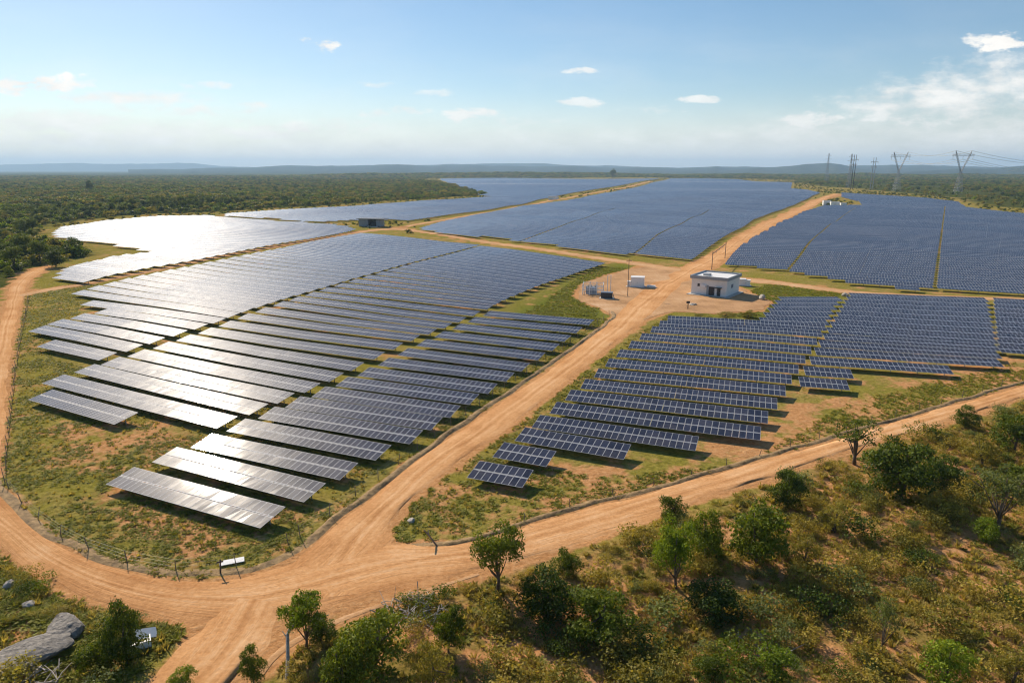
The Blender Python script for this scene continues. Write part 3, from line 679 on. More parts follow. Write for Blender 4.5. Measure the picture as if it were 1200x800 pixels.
def tproj(c):
    v = Vector((c[0], c[1], 1.5)) - camo.location; k = v.dot(CF)
    if k < 1: return None
    return 600 + FPX * v.dot(CR) / k, 400 - FPX * v.dot(CU) / k, k
vis, rest = [], []
for T in TABLES:
    p = tproj(T[4])
    if p is None: continue
    half = T[6] * MODW * T[7] / 2 * FPX / p[2]
    if p[0] - half > 1260 or p[0] + half < -60: continue      # outside the frame
    seen = p[0] - half < 1195 and p[0] + half > 5
    (vis if seen else rest).append((T[6] / p[2] ** 3, T))
vis.sort(key=lambda q: -q[0])
rest = [t for _, t in vis[300:]] + [t for _, t in rest]; vis = [t for _, t in vis[:300]]
print('tables as objects', len(vis), 'rest', len(rest))
def table_pose(T):
    c, ang, n, xsn = T[4], T[5], T[6], T[7]; u = np.array([math.cos(ang), math.sin(ang)]); h = n * MODW / 2
    za, zb = float(relief(*(c - u * h))), float(relief(*(c + u * h)))
    return (c[0], c[1], (za + zb) / 2), ang, math.atan2(zb - za, 2 * h)
def solar_table(T, i):
    block, row, j, k = T[:4]
    lab = f'solar table forming the {ordinal(row)} row of {block}' if COUNT[(block, row)] == 1 else f'{ordinal(T[2])} table from the left in the {ordinal(row)} row of {block}'
    loc, ang, sl = table_pose(T)
    e = thing('solar_table', lab, 'solar table', loc, ang, 'tilted solar tables standing in rows'); e.rotation_euler = (random.gauss(0, .006), -sl, ang); e.scale = (T[7], 1, 1)
    rows, frame, post, bx, joined = table_meshes(T[6], i % 3)
    link('panel_row', rows[0], e); link('panel_row', rows[1], e)
    if i < 70:
        link('support_frame', frame, e)
        for x in bx: link('post', post, e, (x, .325, 0))
    else: link('support_frame', joined, e)
# order tables along each row from the left, across gaps too
from collections import defaultdict
byrow = defaultdict(list)
for T in vis: byrow[(T[0], T[1])].append(T)
COUNT = {k: len(v) for k, v in byrow.items()}
for k, v in byrow.items():
    u = np.array([math.cos(v[0][5]), math.sin(v[0][5])])
    for q, T in enumerate(sorted(v, key=lambda t: t[4] @ u)): T[2] = q + 1
rowsof = defaultdict(set)
for T in vis: rowsof[T[0]].add(T[1])
renum = {b: {r: i + 1 for i, r in enumerate(sorted(s))} for b, s in rowsof.items()}
COUNT = {(b, renum[b][r]): n for (b, r), n in COUNT.items()}
for T in vis: T[1] = renum[T[0]][T[1]]
for i, T in enumerate(vis): solar_table(T, i)
# every table farther off: one object
def far_tables():
    V, F, mi, UV, sh = [], [], [], [], []
    for T in rest:
        loc, ang, sl = table_pose(T); n = T[6]; h = n * MODW * T[7] / 2
        u = Vector((math.cos(ang) * math.cos(sl), math.sin(ang) * math.cos(sl), math.sin(sl))); nr = Vector((-math.sin(ang), math.cos(ang), 0)); b0 = Vector(loc)
        def p(x, y, z): return tuple(b0 + u * x + nr * y + Vector((0, 0, z)))
        yl, yh, zl, zh = -SLOPE * CT / 2, SLOPE * CT / 2, Z0, Z0 + SLOPE * ST
        k = len(V)
        nseg = max(1, n // 4); s_ = random.random(); tj = random.gauss(0, .026)
        for q in range(nseg + 1):
            x = -h + 2 * h * q / nseg; dz1, dz2 = random.gauss(0, .012), random.gauss(0, .012)
            V.append(p(x, yl, zl + dz1)); V.append(p(x, yh, zh + dz2 + tj)); V.append(p(x, yl, zl - .06 + dz1)); V.append(p(x, yh, zh - .06 + dz2 + tj))
        for q in range(nseg):
            a = k + 4 * q; u0, u1 = n * q / nseg, n * (q + 1) / nseg
            F.append((a, a + 4, a + 5, a + 1)); UV += [(u0, 0), (u1, 0), (u1, 2), (u0, 2)]; mi.append(0)
            F.append((a + 2, a + 3, a + 7, a + 6)); UV += [(0, 0)] * 4; mi.append(2)
            F.append((a + 2, a + 6, a + 4, a)); UV += [(0, 0)] * 4; mi.append(1)
            F.append((a + 1, a + 5, a + 7, a + 3)); UV += [(0, 0)] * 4; mi.append(1)
            sh += [random.random() * .5 + s_ * .5] * 4
        a = k; F.append((a, a + 1, a + 3, a + 2)); a = k + 4 * nseg; F.append((a, a + 2, a + 3, a + 1)); UV += [(0, 0)] * 8; mi += [1, 1]; sh += [0, 0]
        np_ = max(2, round(2 * h / 4.5))
        for q in range(np_):
            x = -h + .9 + q * (2 * h - 1.8) / (np_ - 1); k = len(V)
            for (dx, dy) in ((-.06, .27), (.06, .27), (.06, .38), (-.06, .38)): V.append(p(x + dx, dy, -.5)); V.append(p(x + dx, dy, Z0 + SLOPE * ST / 2 - .08))
            for e in range(4):
                f = (e + 1) % 4; F.append((k + 2 * e, k + 2 * f, k + 2 * f + 1, k + 2 * e + 1)); UV += [(0, 0)] * 4; mi.append(3); sh.append(0)
    me = raw_mesh('far_solar_tables', np.array(V), F, [MT['glassgrid'], MT['frame'], MT['back'], MT['steel']], mi, attrs={'shade': ('FACE', sh)}, uv=UV)
    tag(link('far_solar_tables', me), 'rows upon rows of blue solar tables filling the far blocks', 'solar tables', kind='stuff')
far_tables()

# ------------------------------------------------------------------ white control building and the yard
def frame_at(pa, pb):
    a, b = GZ(*pa), GZ(*pb); d = b - a; return a, math.hypot(d.x, d.y), math.atan2(d.y, d.x)
def building():
    a, w, ang = frame_at((809.7, 344.5), (850.7, 348.5)); d = 12.0; h = 5.1
    e = thing('control_building', 'white flat-roofed control building with grey parapet in the gravel yard', 'building', (a.x, a.y, a.z), ang)
    # walls with real door and window openings in the front
    ops = [(w * .17, w * .24, 2.7, 3.6), (w * .50, w * .66, .3, 2.9), (w * .74, w * .83, .3, 2.6)]
    mb = MB(); x = 0.0; T_ = .3
    for (x0, x1, z0, z1) in ops:
        mb.box(x, x0, 0, T_, .25, h); mb.box(x0, x1, 0, T_, .25 if z0 > .3 else .249, z0) if z0 > .3 else None; mb.box(x0, x1, 0, T_, z1, h); x = x1
    mb.box(x, w, 0, T_, .25, h)
    mb.box(0, T_, T_, d - T_, .25, h); mb.box(w - T_, w, T_, d - T_, .25, h); mb.box(0, w, d - T_, d, .25, h)
    mb.build('wall', MT['wall'], e)
    MB().box(-.9, w + 1.3, -1.5, d + .8, -.5, .25).build('plinth', MT['concrete'], e)
    p = MB(); o_ = .45; t = .35
    p.box(-o_, w + o_, -o_, -o_ + t, h, h + .98); p.box(-o_, w + o_, d + o_ - t, d + o_, h, h + .98); p.box(-o_, -o_ + t, -o_ + t, d + o_ - t, h, h + .98); p.box(w + o_ - t, w + o_, -o_ + t, d + o_ - t, h, h + .98)
    pr = p.build('parapet', MT['parapet'], e)
    MB().box(-o_ + t, w + o_ - t, -o_ + t, d + o_ - t, h + .002, h + .55).build('roof', MT['roofwhite'], e)
    MB().box(ops[0][0], ops[0][1], .12, .16, 2.7, 3.6).build('window', MT['dark'], e)
    for (x0, x1, z0, z1) in ops[1:]:
        dd = MB().box(x0 + .05, x1 - .05, .16, .22, .26, z1 - .05).build('door', MT['dark'], e)
        MB().box(x1 - .3, x1 - .22, .10, .16, 1.2, 1.4).build('handle', MT['steel'], dd)
    c = MB().box(w * .70, w * .87, -1.3, -.003, 2.75, 2.95)
    c.build('door_canopy', MT['dark'], e)
    MB().box(w * .44, w * .50, -.12, -.003, .26, 3.3).build('downpipe', MT['parapet'], e)
    MB().box(w * .66, w * .74, -2.3, -1.502, -.2, .12).build('door_step', MT['concrete'], e)
    MB().box(w * .30, w * .42, -.55, -.003, 2.6, 3.4).build('air_conditioner', MT['white'], e)
    for (x0, x1, z0, z1) in ops[1:]:
        MB().box(x0 - .12, x0, -.06, -.003, .26, z1 + .12).box(x1, x1 + .12, -.06, -.003, .26, z1 + .12).box(x0, x1, -.06, -.003, z1, z1 + .12).build('door_frame', MT['parapet'], e)
    MB().box(w * .2, w * .36, d * .3, d * .5, h + .552, h + 1.1).build('roof_vent', MT['steel'], e)
    sw = MB().box(w + .003, w + .06, d * .35, d * .5, 2.4, 3.5); sw.build('side_vent', MT['blue'], e)
building()
def cabinet(name, label, cat, px, w, d, h, ang, body, roof=None, doors=2, group=None, plinth=True):
    p = GZ(*px); e = thing(name, label, cat, p, R(ang), group)
    if plinth: MB().box(-w / 2 - .5, w / 2 + .5, -d / 2 - .5, d / 2 + .5, -.4, .18).build('plinth', MT['concrete'], e)
    b = MB().box(-w / 2, w / 2, -d / 2, d / 2, .18, h).build('body', MT[body], e)
    MB().box(-w / 2 - .12, w / 2 + .12, -d / 2 - .12, d / 2 + .12, h + .002, h + .16).build('roof', MT[roof or body], e)
    for k in range(doors):
        x0 = -w / 2 + .15 + k * (w - .3) / doors
        dr = MB().box(x0, x0 + (w - .3) / doors - .08, -d / 2 - .04, -d / 2 - .003, .35, h - .25).build('door', MT[body], e)
        MB().box(x0 + .12, x0 + .2, -d / 2 - .1, -d / 2 - .04, h * .5, h * .5 + .25).build('handle', MT['dark'], dr)
    return e
cabinet('transformer_kiosk', 'white boxy transformer kiosk standing alone in the yard left of the building', 'kiosk', (747, 336), 4.3, 3.4, 3.3, -14, 'white')
for (px, w, d, h, l) in (((737, 336), 1.0, .9, 1.9, 'narrow white cabinet just left of the transformer kiosk'), ((868.5, 334.5), 2.6, 2.2, 2.2, 'white equipment box beside the right wall of the building'), ((875.5, 335), 1.7, 1.6, 1.9, 'smaller white equipment box farther right of the building'), ((763, 337), 2.6, 1.2, .6, 'low white slab-like box right of the transformer kiosk')):
    cabinet('equipment_cabinet', l, 'cabinet', px, w, d, h, -14, 'white', doors=1, group='white cabinets in the yard')
def enclosure():
    p = GZ(695, 344); e = thing('switchgear_enclosure', 'pale railed cage around switchgear at the left of the yard', 'enclosure', p, R(-8))
    w, d, h = 6.4, 6.0, 3.4
    for x in (-w / 2, -w / 6, w / 6, w / 2):
        for y in (-d / 2, d / 2): MB().box(x - .09, x + .09, y - .09, y + .09, -.3, h).build('post', MT['white'], e)
    r = MB()
    for z in (.5, 1.7, 3.0):
        for y in (-d / 2, d / 2): r.box(-w / 2, w / 2, y - .05, y + .05, z, z + .12)
        for x in (-w / 2, w / 2): r.box(x - .05, x + .05, -d / 2, d / 2, z + .002, z + .118)
    for k in range(15):
        x = -w / 2 + .2 + k * (w - .4) / 14
        for y in (-d / 2, d / 2): r.box(x - .03, x + .03, y - .03, y + .03, .2, 3.0)
    r.build('railing', MT['white'], e)
    b = MB().box(-2.2, 1.2, -1.5, 1.4, 0, 2.0).build('switchgear', MT['blue'], e)
    for x in (-1.6, -.5, .6): MB().tube([(x, 0, 2.0), (x, 0, 2.5), (x, 0, 2.9)], [.16, .22, .08], 8).build('bushing', MT['paleRock'], b)
    for x in (w / 2 + 1.2, w / 2 + 2.2): MB().box(x - .1, x + .1, 1.4, 1.6, -.3, 5.6).build('gantry_post', MT['white'], e)
    MB().box(w / 2 + 1.1, w / 2 + 2.3, 1.42, 1.58, 5.602, 5.75).build('gantry_beam', MT['white'], e)
enclosure()
cabinet('generator', 'dark grey generator box on the ground beside the railed cage', 'generator', (711, 349.5), 3.4, 1.8, 1.8, -12, 'dark', 'blue', 2)
def pole(name, label, px, h, r, group=None, arms=((.93, 1.7),)):
    p = GZ(*px); e = thing(name, label, 'pole', p, R(20), group)
    MB().tube([(0, 0, -.4), (0, 0, h)], [r, r * .65], 8).build('shaft', MT['darkwood'], e)
    for f, w in arms:
        c = MB().box(-w / 2, w / 2, -.08, .08, h * f, h * f + .16).build('crossarm', MT['darkwood'], e)
        for x in (-w / 2 + .12, 0, w / 2 - .12): MB().tube([(x, 0, h * f + .16), (x, 0, h * f + .5)], [.07, .05], 6).build('insulator', MT['paleRock'], c)
pole('utility_pole', 'tall thin dark pole standing left of the transformer kiosk', (735.5, 347), 11.5, .11)
def gantry():
    a, b = GZ(834, 316), GZ(849.5, 303); m = (a + b) / 2; d = b - a; L = math.hypot(d.x, d.y)
    e = thing('pole_gantry', 'two dark poles joined by a crossbeam over the road behind the building', 'gantry', m, math.atan2(d.y, d.x))
    for x in (-L / 2, L / 2): MB().tube([(x, 0, -.5), (x, 0, 7.4)], [.15, .11], 8).build('pole', MT['darkwood'], e)
    MB().box(-L / 2 - 1.2, L / 2 + 1.2, -.09, .09, 6.3, 6.5).build('crossbeam', MT['darkwood'], e)
    for x in (-L / 4, 0, L / 4): MB().tube([(x, .0, 6.3), (x, 0, 5.6)], .1, 6).build('insulator', MT['paleRock'], e)
gantry()
def signpost():
    p = GZ(806, 362); e = thing('marker_post', 'short dark marker post at the front edge of the yard', 'post', p)
    MB().tube([(0, 0, -.3), (0, 0, 1.6)], .12, 6).build('shaft', MT['darkwood'], e)
    MB().box(-.5, .5, -.05, .05, 1.602, 2.2).build('plate', MT['darkwood'], e)
signpost()
def shed():
    a, w, ang = frame_at((420.5, 265.5), (446, 266)); e = thing('inverter_shed', 'grey open-fronted shed with flat roof between the far blocks', 'shed', a, ang); d, h = 7, 5.2
    m = MB(); m.box(0, w * .45, 0, .2, 0, h); m.box(0, .2, .2, d, 0, h); m.box(0, w, d - .2, d + .001, 0, h - .002); m.box(w * .8, w, 0, .2, 0, h); m.box(w - .2, w, .2, d - .2, 0, h)
    m.build('wall', MT['shed'], e)
    MB().box(-1.0, w + 3.0, -1.2, d + .8, h + .01, h + .35).build('roof', MT['dark'], e)
    MB().box(w * .5, w * .76, 2.5, 5, 0, 3.2).build('inverter', MT['dark'], e)
    MB().box(w * .45, w * .9, -2.6, -.6, -.3, .5).build('step', MT['concrete'], e)
shed()
for k, (px, l) in enumerate((((968.5, 240.5), 'white inverter station at the left end of the far road'), ((978, 241), 'white inverter station second from the far road'), ((988, 241.5), 'small white inverter station at the edge of the far solar block'), ((646, 234), 'white inverter station in the gap between far blocks'), ((652, 233.5), 'second white station in the gap between far blocks'))):
    cabinet('inverter_station', l, 'kiosk', px, [8, 9, 6, 7, 5][k], 5, [5, 4.2, 3.4, 4.2, 3.8][k], -10, 'white', 'concrete', 3, group='white inverter stations far off')

# ------------------------------------------------------------------ pylons and wires
def lattice_leg(mb, a, b, w0, w1, n, r):
    """a square lattice mast from a to b"""
    a, b = Vector(a), Vector(b); ax = (b - a).normalized(); u = Vector((1, 0, 0)); u = (u - ax * u.dot(ax)).normalized(); v = ax.cross(u)
    C4 = ((1, 1), (-1, 1), (-1, -1), (1, -1)); prev = None
    for k in range(n + 1):
        t = k / n; w = w0 * (1 - t) + w1 * t; p = a.lerp(b, t); ring_ = [p + u * (x * w) + v * (y * w) for x, y in C4]
        if prev:
            for q in range(4):
                mb.tube([prev[q], ring_[q]], r, 4); mb.tube([prev[q], ring_[(q + 1) % 4]], r * .6, 3, cap=False); mb.tube([prev[(q + 1) % 4], ring_[q]], r * .6, 3, cap=False)
        for q in range(4): mb.tube([ring_[q], ring_[(q + 1) % 4]], r * .6, 3, cap=False)
        prev = ring_
def scale_h(px, top):
    p = GZ(*px); k = (p - camo.location).dot(CF); return p, (px[1] - top) * k / FPX / math.cos(PITCH) * 1.0
PY = []
def pylon_v(px, top, label, yaw):
    p, H = scale_h(px, top); e = thing('lattice_pylon', label, 'pylon', p, R(yaw), 'high-voltage pylons beyond the solar field')
    b = MB(); lattice_leg(b, (0, 0, -1), (0, 0, H * .52), H * .075, H * .018, 7, .2); b.build('lattice_body', MT['lattice'], e)
    for s in (-1, 1):
        m = MB(); lattice_leg(m, (s * H * .01, 0, H * .52), (s * H * .165, 0, H * .90), H * .010, H * .014, 6, .14); m.build('window_arm', MT['lattice'], e)
        m = MB(); lattice_leg(m, (s * H * .165, 0, H * .90), (s * H * .20, 0, H), H * .014, H * .003, 3, .16); m.build('earth_wire_peak', MT['lattice'], e)
    m = MB()
    for y in (-.6, .6):
        for z in (.88, .92): m.tube([(-H * .27, y, H * z), (H * .27, y, H * z)], .30, 4)
    for k in range(18):
        x = -H * .27 + k * H * .54 / 17; m.tube([(x, -.6, H * .88), (x + H * .015, .6, H * .92)], .1, 3); m.tube([(x, .6, H * .88), (x + H * .015, -.6, H * .92)], .1, 3)
    m.build('crossarm', MT['lattice'], e)
    tips = []
    for x in (-H * .25, 0, H * .25):
        MB().tube([(x, 0, H * .88), (x, 0, H * .80)], .22, 6).build('insulator', MT['paleRock'], e)
        tips.append(Matrix.Translation(p) @ Matrix.Rotation(R(yaw), 4, 'Z') @ Vector((x, 0, H * .80)))
    for s in (-1, 1): tips.append(Matrix.Translation(p) @ Matrix.Rotation(R(yaw), 4, 'Z') @ Vector((s * H * .20, 0, H)))
    PY.append(tips)
def pylon_t(px, top, label, yaw, gap, darkm):
    p, H = scale_h(px, top); e = thing('twin_pole_pylon', label, 'pylon', p, R(yaw), 'high-voltage pylons beyond the solar field')
    for s in (-1, 1):
        MB().tube([(s * gap / 2, 0, -1), (s * gap / 2 * .92, 0, H)], [.75, .45], 8).build('pole', MT[darkm], e)
    for z, w in ((.86, 16), (.72, 12)):
        c = MB().box(-w / 2, w / 2, -.35, .35, H * z, H * z + .7).build('crossarm', MT[darkm], e)
        for x in (-w / 2 + .6, 0, w / 2 - .6): MB().tube([(x, 0, H * z), (x, 0, H * z - 3)], .25, 6).build('insulator', MT['paleRock'], c)
def pylon_m(px, top, label, yaw):
    p, H = scale_h(px, top); e = thing('mast_pylon', label, 'pylon', p, R(yaw), 'high-voltage pylons beyond the solar field')
    b = MB(); lattice_leg(b, (0, 0, -1), (0, 0, H), H * .05, H * .008, 10, .24); b.build('lattice_body', MT['lattice'], e)
    for z, w in ((.66, .16), (.80, .13), (.92, .10)):
        m = MB()
        for y in (-.5, .5): m.tube([(-H * w, y * .2, H * z), (0, y, H * z + 1.6), (H * w, y * .2, H * z)], .2, 4); m.tube([(-H * w, y * .2, H * z), (H * w, y * .2, H * z)], .2, 4)
        m.build('crossarm', MT['lattice'], e)
pylon_v((1122, 227), 180, 'tallest V-topped lattice pylon, rightmost, standing in the yellow meadow', 4)
pylon_v((1050, 224), 181, 'V-topped lattice pylon second from the right above the solar block', 6)
pylon_t((1021, 222), 187, 'slender pylon of two close poles between the V-topped and dark pylons', 8, 5.5, 'lattice')
pylon_t((998, 222), 184, 'darkest twin-pole pylon at the end of the far road', 12, 5.0, 'darkwood')
pylon_m((994, 220), 183, 'thin lattice mast close behind the dark twin-pole pylon', 10)
pylon_m((968, 214), 182, 'faint single lattice mast, farthest left of the pylons', 10)
def wires(A, B, label, sag):
    mb = MB()
    for a, b in zip(A, B):
        pts = []
        for k in range(25):
            t = k / 24; q = Vector(a).lerp(Vector(b), t); q.z -= sag * 4 * t * (1 - t); pts.append(q)
        mb.tube(pts, .34, 4, cap=False)
    o = mb.build('power_line', MT['wire']); tag(o, label, 'power line', 'overhead power lines')
nextp = [Vector(t) + (PY[0][1] - PY[1][1]) * 0 + Vector((330, -110, -2)) for t in PY[0]]
wires(PY[0], nextp, 'bright conductors sagging away from the rightmost pylon', 24)
wires(PY[0], PY[1], 'thin conductors strung between the two V-topped pylons', 8)

# ------------------------------------------------------------------ fences, stones and litter by the road
def fence(name, label, px, spacing, h=1.9, lean=.06):
    P = resample(smooth(gpoly(px)), spacing); p0 = P[len(P) // 2]; z0 = float(relief(*p0))
    e = thing(name, label, 'fence', (p0[0], p0[1], z0), 0, 'wire fences on dark wooden posts')
    tops = []
    mesh = MB().tube([(0, 0, -.4), (0, 0, h)], [.052, .04], 6).mesh('post', MT['greywood'])
    for q in P[:100]:
        z = float(relief(*q)); k = random.uniform(.85, 1.12)
        link('post', mesh, e, (q[0] - p0[0], q[1] - p0[1], z - z0), (random.gauss(0, lean), random.gauss(0, lean), random.random() * 6), (1, 1, k)); tops.append((q[0] - p0[0], q[1] - p0[1], z - z0))
    w = MB()
    for f in (.35, .62, .9):
        w.tube([Vector(t) + Vector((0, 0, h * f)) for t in tops], .006, 3, cap=False)
    w.build('wire', MT['dark'], e)
fence('wire_fence', 'wire fence on dark posts along the left edge of the solar field', [(34, 352), (24, 405), (18, 440), (14, 482), (9, 530), (6, 566)], 4.5)
fence('wire_fence', 'wire fence on leaning posts curving inside the front road bend', [(10, 572), (40, 606), (85, 636), (135, 657), (205, 671), (262, 668), (308, 655), (338, 638)], 5.5, 1.45, .1)
fence('wire_fence', 'wire fence along the left bank of the central dirt road', [(352, 630), (420, 580), (470, 541), (545, 487), (632, 428), (686, 391), (714, 371)], 5.0, 1.5)
fence('wire_fence', 'low wire fence on the bank above the front road', [(560, 632), (620, 608), (700, 587), (800, 560), (900, 532), (960, 515), (1060, 485), (1195, 447)], 6.0, 1.2)
def rock(name, label, px, sx, sy, sz, m, seed, group=None, sink=.25):
    p = GZ(*px); bm_ = bmesh.new(); bmesh.ops.create_icosphere(bm_, subdivisions=4, radius=1)
    rg = random.Random(seed); off = [Vector((rg.gauss(0, 1), rg.gauss(0, 1), rg.gauss(0, 1))).normalized() for _ in range(9)]; cut = [rg.uniform(.55, .9) for _ in off]
    from mathutils import noise as mn
    for v in bm_.verts:
        for d_, c_ in zip(off, cut):
            k = v.co.dot(d_) - c_
            if k > 0: v.co -= d_ * k * .85
        v.co += v.co.normalized() * (mn.fractal(v.co * 2.2 + Vector((seed, 0, 0)), 1.0, 2.0, 4) * .10)
        v.co = Vector((v.co.x * sx, v.co.y * sy, (v.co.z + .75 - sink) * sz))
    me_ = bpy.data.meshes.new(name); bm_.to_mesh(me_); bm_.free(); me_.materials.append(MT[m])
    tag(link(name, me_, None, p, (0, 0, rg.random() * 6)), label, 'rock', group)
rock('boulder', 'big flat grey granite boulder in the scrub at the bottom left', (42, 768), 3.1, 2.0, .7, 'rock', 3)
rock('boulder', 'rounded grey boulder behind the big flat granite one', (74, 740), 2.0, 1.5, .8, 'rock', 5)
rock('boulder', 'grey boulder at the very edge beside the flat granite one', (4, 790), 2.6, 2.0, .9, 'rock', 8)
rock('stone', 'pale stone lying in the grass left of the front road', (34, 712), .8, .6, .45, 'paleRock', 11)
rock('stone', 'small pale stone nearest the left edge of the grass verge', (12, 688), .7, .5, .45, 'paleRock', 13)
rock('stone', 'pale stone at the tip of the grass wedge by the junction', (482, 611), .5, .4, .3, 'paleRock', 17)
rock('stone', 'whitish boulder in the grass right of the white building', (893, 351), 1.2, .9, 1.1, 'paleRock', 19)
rock('stone', 'flat pale slab lying in front of the white building', (812, 357), 1.6, 1.0, .35, 'paleRock', 23)
rock('stone', 'light stone heap at the end of the sandy track', (990, 347), 1.3, 1.0, .7, 'paleRock', 29)
def litter():
    p = GZ(272, 660); e = thing('fallen_panel', 'white fallen sign board leaning in the grass at the road bend', 'sign board', p, R(22))
    MB().box(-1.15, 1.15, -.04, .04, 0, .7).build('board', MT['white'], e, rot=(R(-80), 0, 0), loc=(0, -.3, .16))
    for x in (-1.0, 1.0): MB().tube([(x, .5, .0), (x, .3, .22)], .05, 5).build('strut', MT['greywood'], e)
    p = GZ(258, 672); e = thing('leaning_post', 'dark leaning post beside the fallen white board', 'post', p, .4)
    MB().tube([(0, 0, -.3), (.15, .1, 1.5)], [.09, .07], 6).build('shaft', MT['darkwood'], e); MB().box(-.2, .4, -.03, .03, 1.2, 1.35).build('crosspiece', MT['darkwood'], e)
    p = GZ(514, 640); e = thing('broken_post', 'broken grey post leaning over the tip of the grass wedge', 'post', p, 2.6)
    MB().tube([(0, 0, -.2), (1.2, .3, 1.3), (1.5, .45, 1.7)], [.1, .08, .06], 6).build('shaft', MT['greywood'], e); MB().tube([(1.0, .25, 1.05), (1.5, -.2, 1.4)], .05, 5).build('splinter', MT['greywood'], e)
    p = GZ(163, 757); e = thing('broken_crate', 'broken white crate half hidden under the dark tree', 'crate', p, R(30))
    MB().box(-.9, .9, -.5, .5, 0, .1).box(-.9, -.82, -.5, .5, .1, .8).box(.82, .9, -.5, .5, .1, .55).box(-.82, .82, -.5, -.42, .1, .6).build('box', MT['white'], e)
    MB().box(-.8, .8, -.45, .45, 0, .07).build('lid', MT['white'], e, rot=(.5, .3, .2), loc=(.6, .7, .55))
    p = GZ(345, 770); e = thing('dead_tree', 'pale bent dead trunk lying among the bushes beside the track', 'dead tree', p, 0)
    MB().tube([(.2, -2.6, -.1), (-.1, -1.2, .7), (-.5, .3, 1.9), (-.4, .8, 2.2)], [.16, .15, .13, .11], 7).build('trunk', MT['deadwood'], e)
    MB().tube([(-.4, .8, 2.2), (.7, 1.1, 2.5), (1.9, 1.3, 2.6), (2.6, 1.5, 2.9)], [.11, .09, .07, .03], 6).build('limb', MT['deadwood'], e)
    MB().tube([(-.3, .0, 1.6), (-1.0, .6, 2.0)], [.07, .03], 5).build('branch', MT['deadwood'], e)
litter()
def brush(px, n, rad, label, seed):
    p = GZ(*px); rg = random.Random(seed); mb = MB()
    for _ in range(n):
        a = rg.random() * 6.28; r = rad * math.sqrt(rg.random()); q = Vector((math.cos(a) * r * 1.5, math.sin(a) * r, rg.random() * .9 * (1 - r / rad / 1.3)))
        d = Vector((rg.gauss(0, 1), rg.gauss(0, 1), rg.gauss(0, .35))).normalized() * rg.uniform(.5, 1.6)
        mb.tube([q - d, q + Vector((rg.gauss(0, .1), rg.gauss(0, .1), .1)), q + d], [.05, .04, .012], 4, cap=False)
    tag(mb.build('brush_pile', MT['deadwood'], loc=p), label, 'brush pile', 'heaps of dead branches')
brush((488, 716), 90, 2.4, 'heap of bleached dead branches behind the dark green bushes', 3)
brush((892, 760), 55, 1.7, 'small heap of grey dead branches in the scrub slope', 4)
brush((30, 795), 50, 1.8, 'tangle of dead branches below the granite boulder', 6)

# ------------------------------------------------------------------ trees and shrubs
def leaf_cloud(centres, radii, per, size, seed, squash=.8, up=.35, hollow=.55):
    rg = np.random.default_rng(seed); V, S = [], []
    for c, r in zip(centres, radii):
        n = max(8, int(per * r * r)); d = rg.normal(size=(n, 3)); d /= np.linalg.norm(d, axis=1)[:, None]
        d[:, 2] = np.where(d[:, 2] < -.5, -d[:, 2] * .6, d[:, 2])
        rr = r * (hollow + (1 - hollow) * rg.random(n) ** .6) * (1 + rg.normal(0, .10, n))
        P = c + d * rr[:, None] * np.array([1, 1, squash])
        nr = d * .8 + rg.normal(size=(n, 3)) * .75 + np.array([0, 0, up]); nr /= np.linalg.norm(nr, axis=1)[:, None]
        t = np.cross(nr, rg.normal(size=(n, 3))); t /= np.linalg.norm(t, axis=1)[:, None]; b = np.cross(nr, t)
        s = size * rg.uniform(.55, 1.35, n)[:, None]; s2 = s * rg.uniform(.45, .8, n)[:, None]
        V.append(np.stack([P - t * s, P - b * s2, P + t * s, P + b * s2], 1).reshape(-1, 3))
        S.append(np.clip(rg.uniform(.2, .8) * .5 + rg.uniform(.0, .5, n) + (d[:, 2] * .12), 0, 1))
    V = np.concatenate(V); S = np.concatenate(S); F = np.arange(len(V), dtype=np.int32).reshape(-1, 4)
    return V, F, S
def crown_mesh(name, centres, radii, per, size, m, seed, **kw):
    V, F, S = leaf_cloud(centres, radii, per, size, seed, **kw)
    return raw_mesh(name, V, F, MT[m], attrs={'shade': ('FACE', S)})
def make_tree_kind(h, w, base, nclump, cr, per, leaf, m, seed, trunk_r=.14, limbs=6, flat=1.0, droop=0.0):
    """trunk and crown meshes of a tree h metres high and w wide whose crown starts at base"""
    rg = np.random.default_rng(seed); cs, rs = [], []
    ch = h - base; mid = base + ch * .5; low = base < .3
    while len(cs) < nclump:
        d = rg.normal(size=3); d /= np.linalg.norm(d); q = rg.random() ** .45
        p = np.array([d[0] * (w / 2 - cr * .6) * q, d[1] * (w / 2 - cr * .6) * q, mid + d[2] * (ch / 2 - cr * .5) * q * flat])
        if droop and p[2] > mid: p[:2] *= 1 - .35 * (p[2] - mid) / (ch / 2)
        if low: p[2] = max(p[2], .35)
        cs.append(p); rs.append(cr * rg.uniform(.6, 1.25))
    mb = MB(); base = max(base, .4); k = [(0, 0, -.3), (rg.normal(0, .1), rg.normal(0, .1), base * .5), (rg.normal(0, .2), rg.normal(0, .2), base + ch * .25), (rg.normal(0, .3), rg.normal(0, .3), base + ch * .6)]
    mb.tube(k, [trunk_r * 1.3, trunk_r, trunk_r * .75, trunk_r * .3], 8)
    for i in range(min(limbs, nclump)):
        a = np.array(k[1 + i % 2]); a[2] += rg.uniform(0, .4); b = cs[i]; mm = (a + b) / 2 + np.array([0, 0, -.15 + rg.uniform(-.1, .2)])
        mb.tube([a, mm, b], [trunk_r * .55, trunk_r * .35, trunk_r * .1], 5)
    return mb.mesh('trunk', MT['bark'], True), crown_mesh('crown', cs, rs, per, leaf, m, seed + 50)
KINDS = {}
def kind(nm, variants, **kw):
    KINDS[nm] = [make_tree_kind(seed=s, **kw) for s in variants]
kind('round', (1, 2, 3), h=6, w=5.4, base=1.7, nclump=46, cr=.78, per=260, leaf=.105, m='leafA', limbs=9)
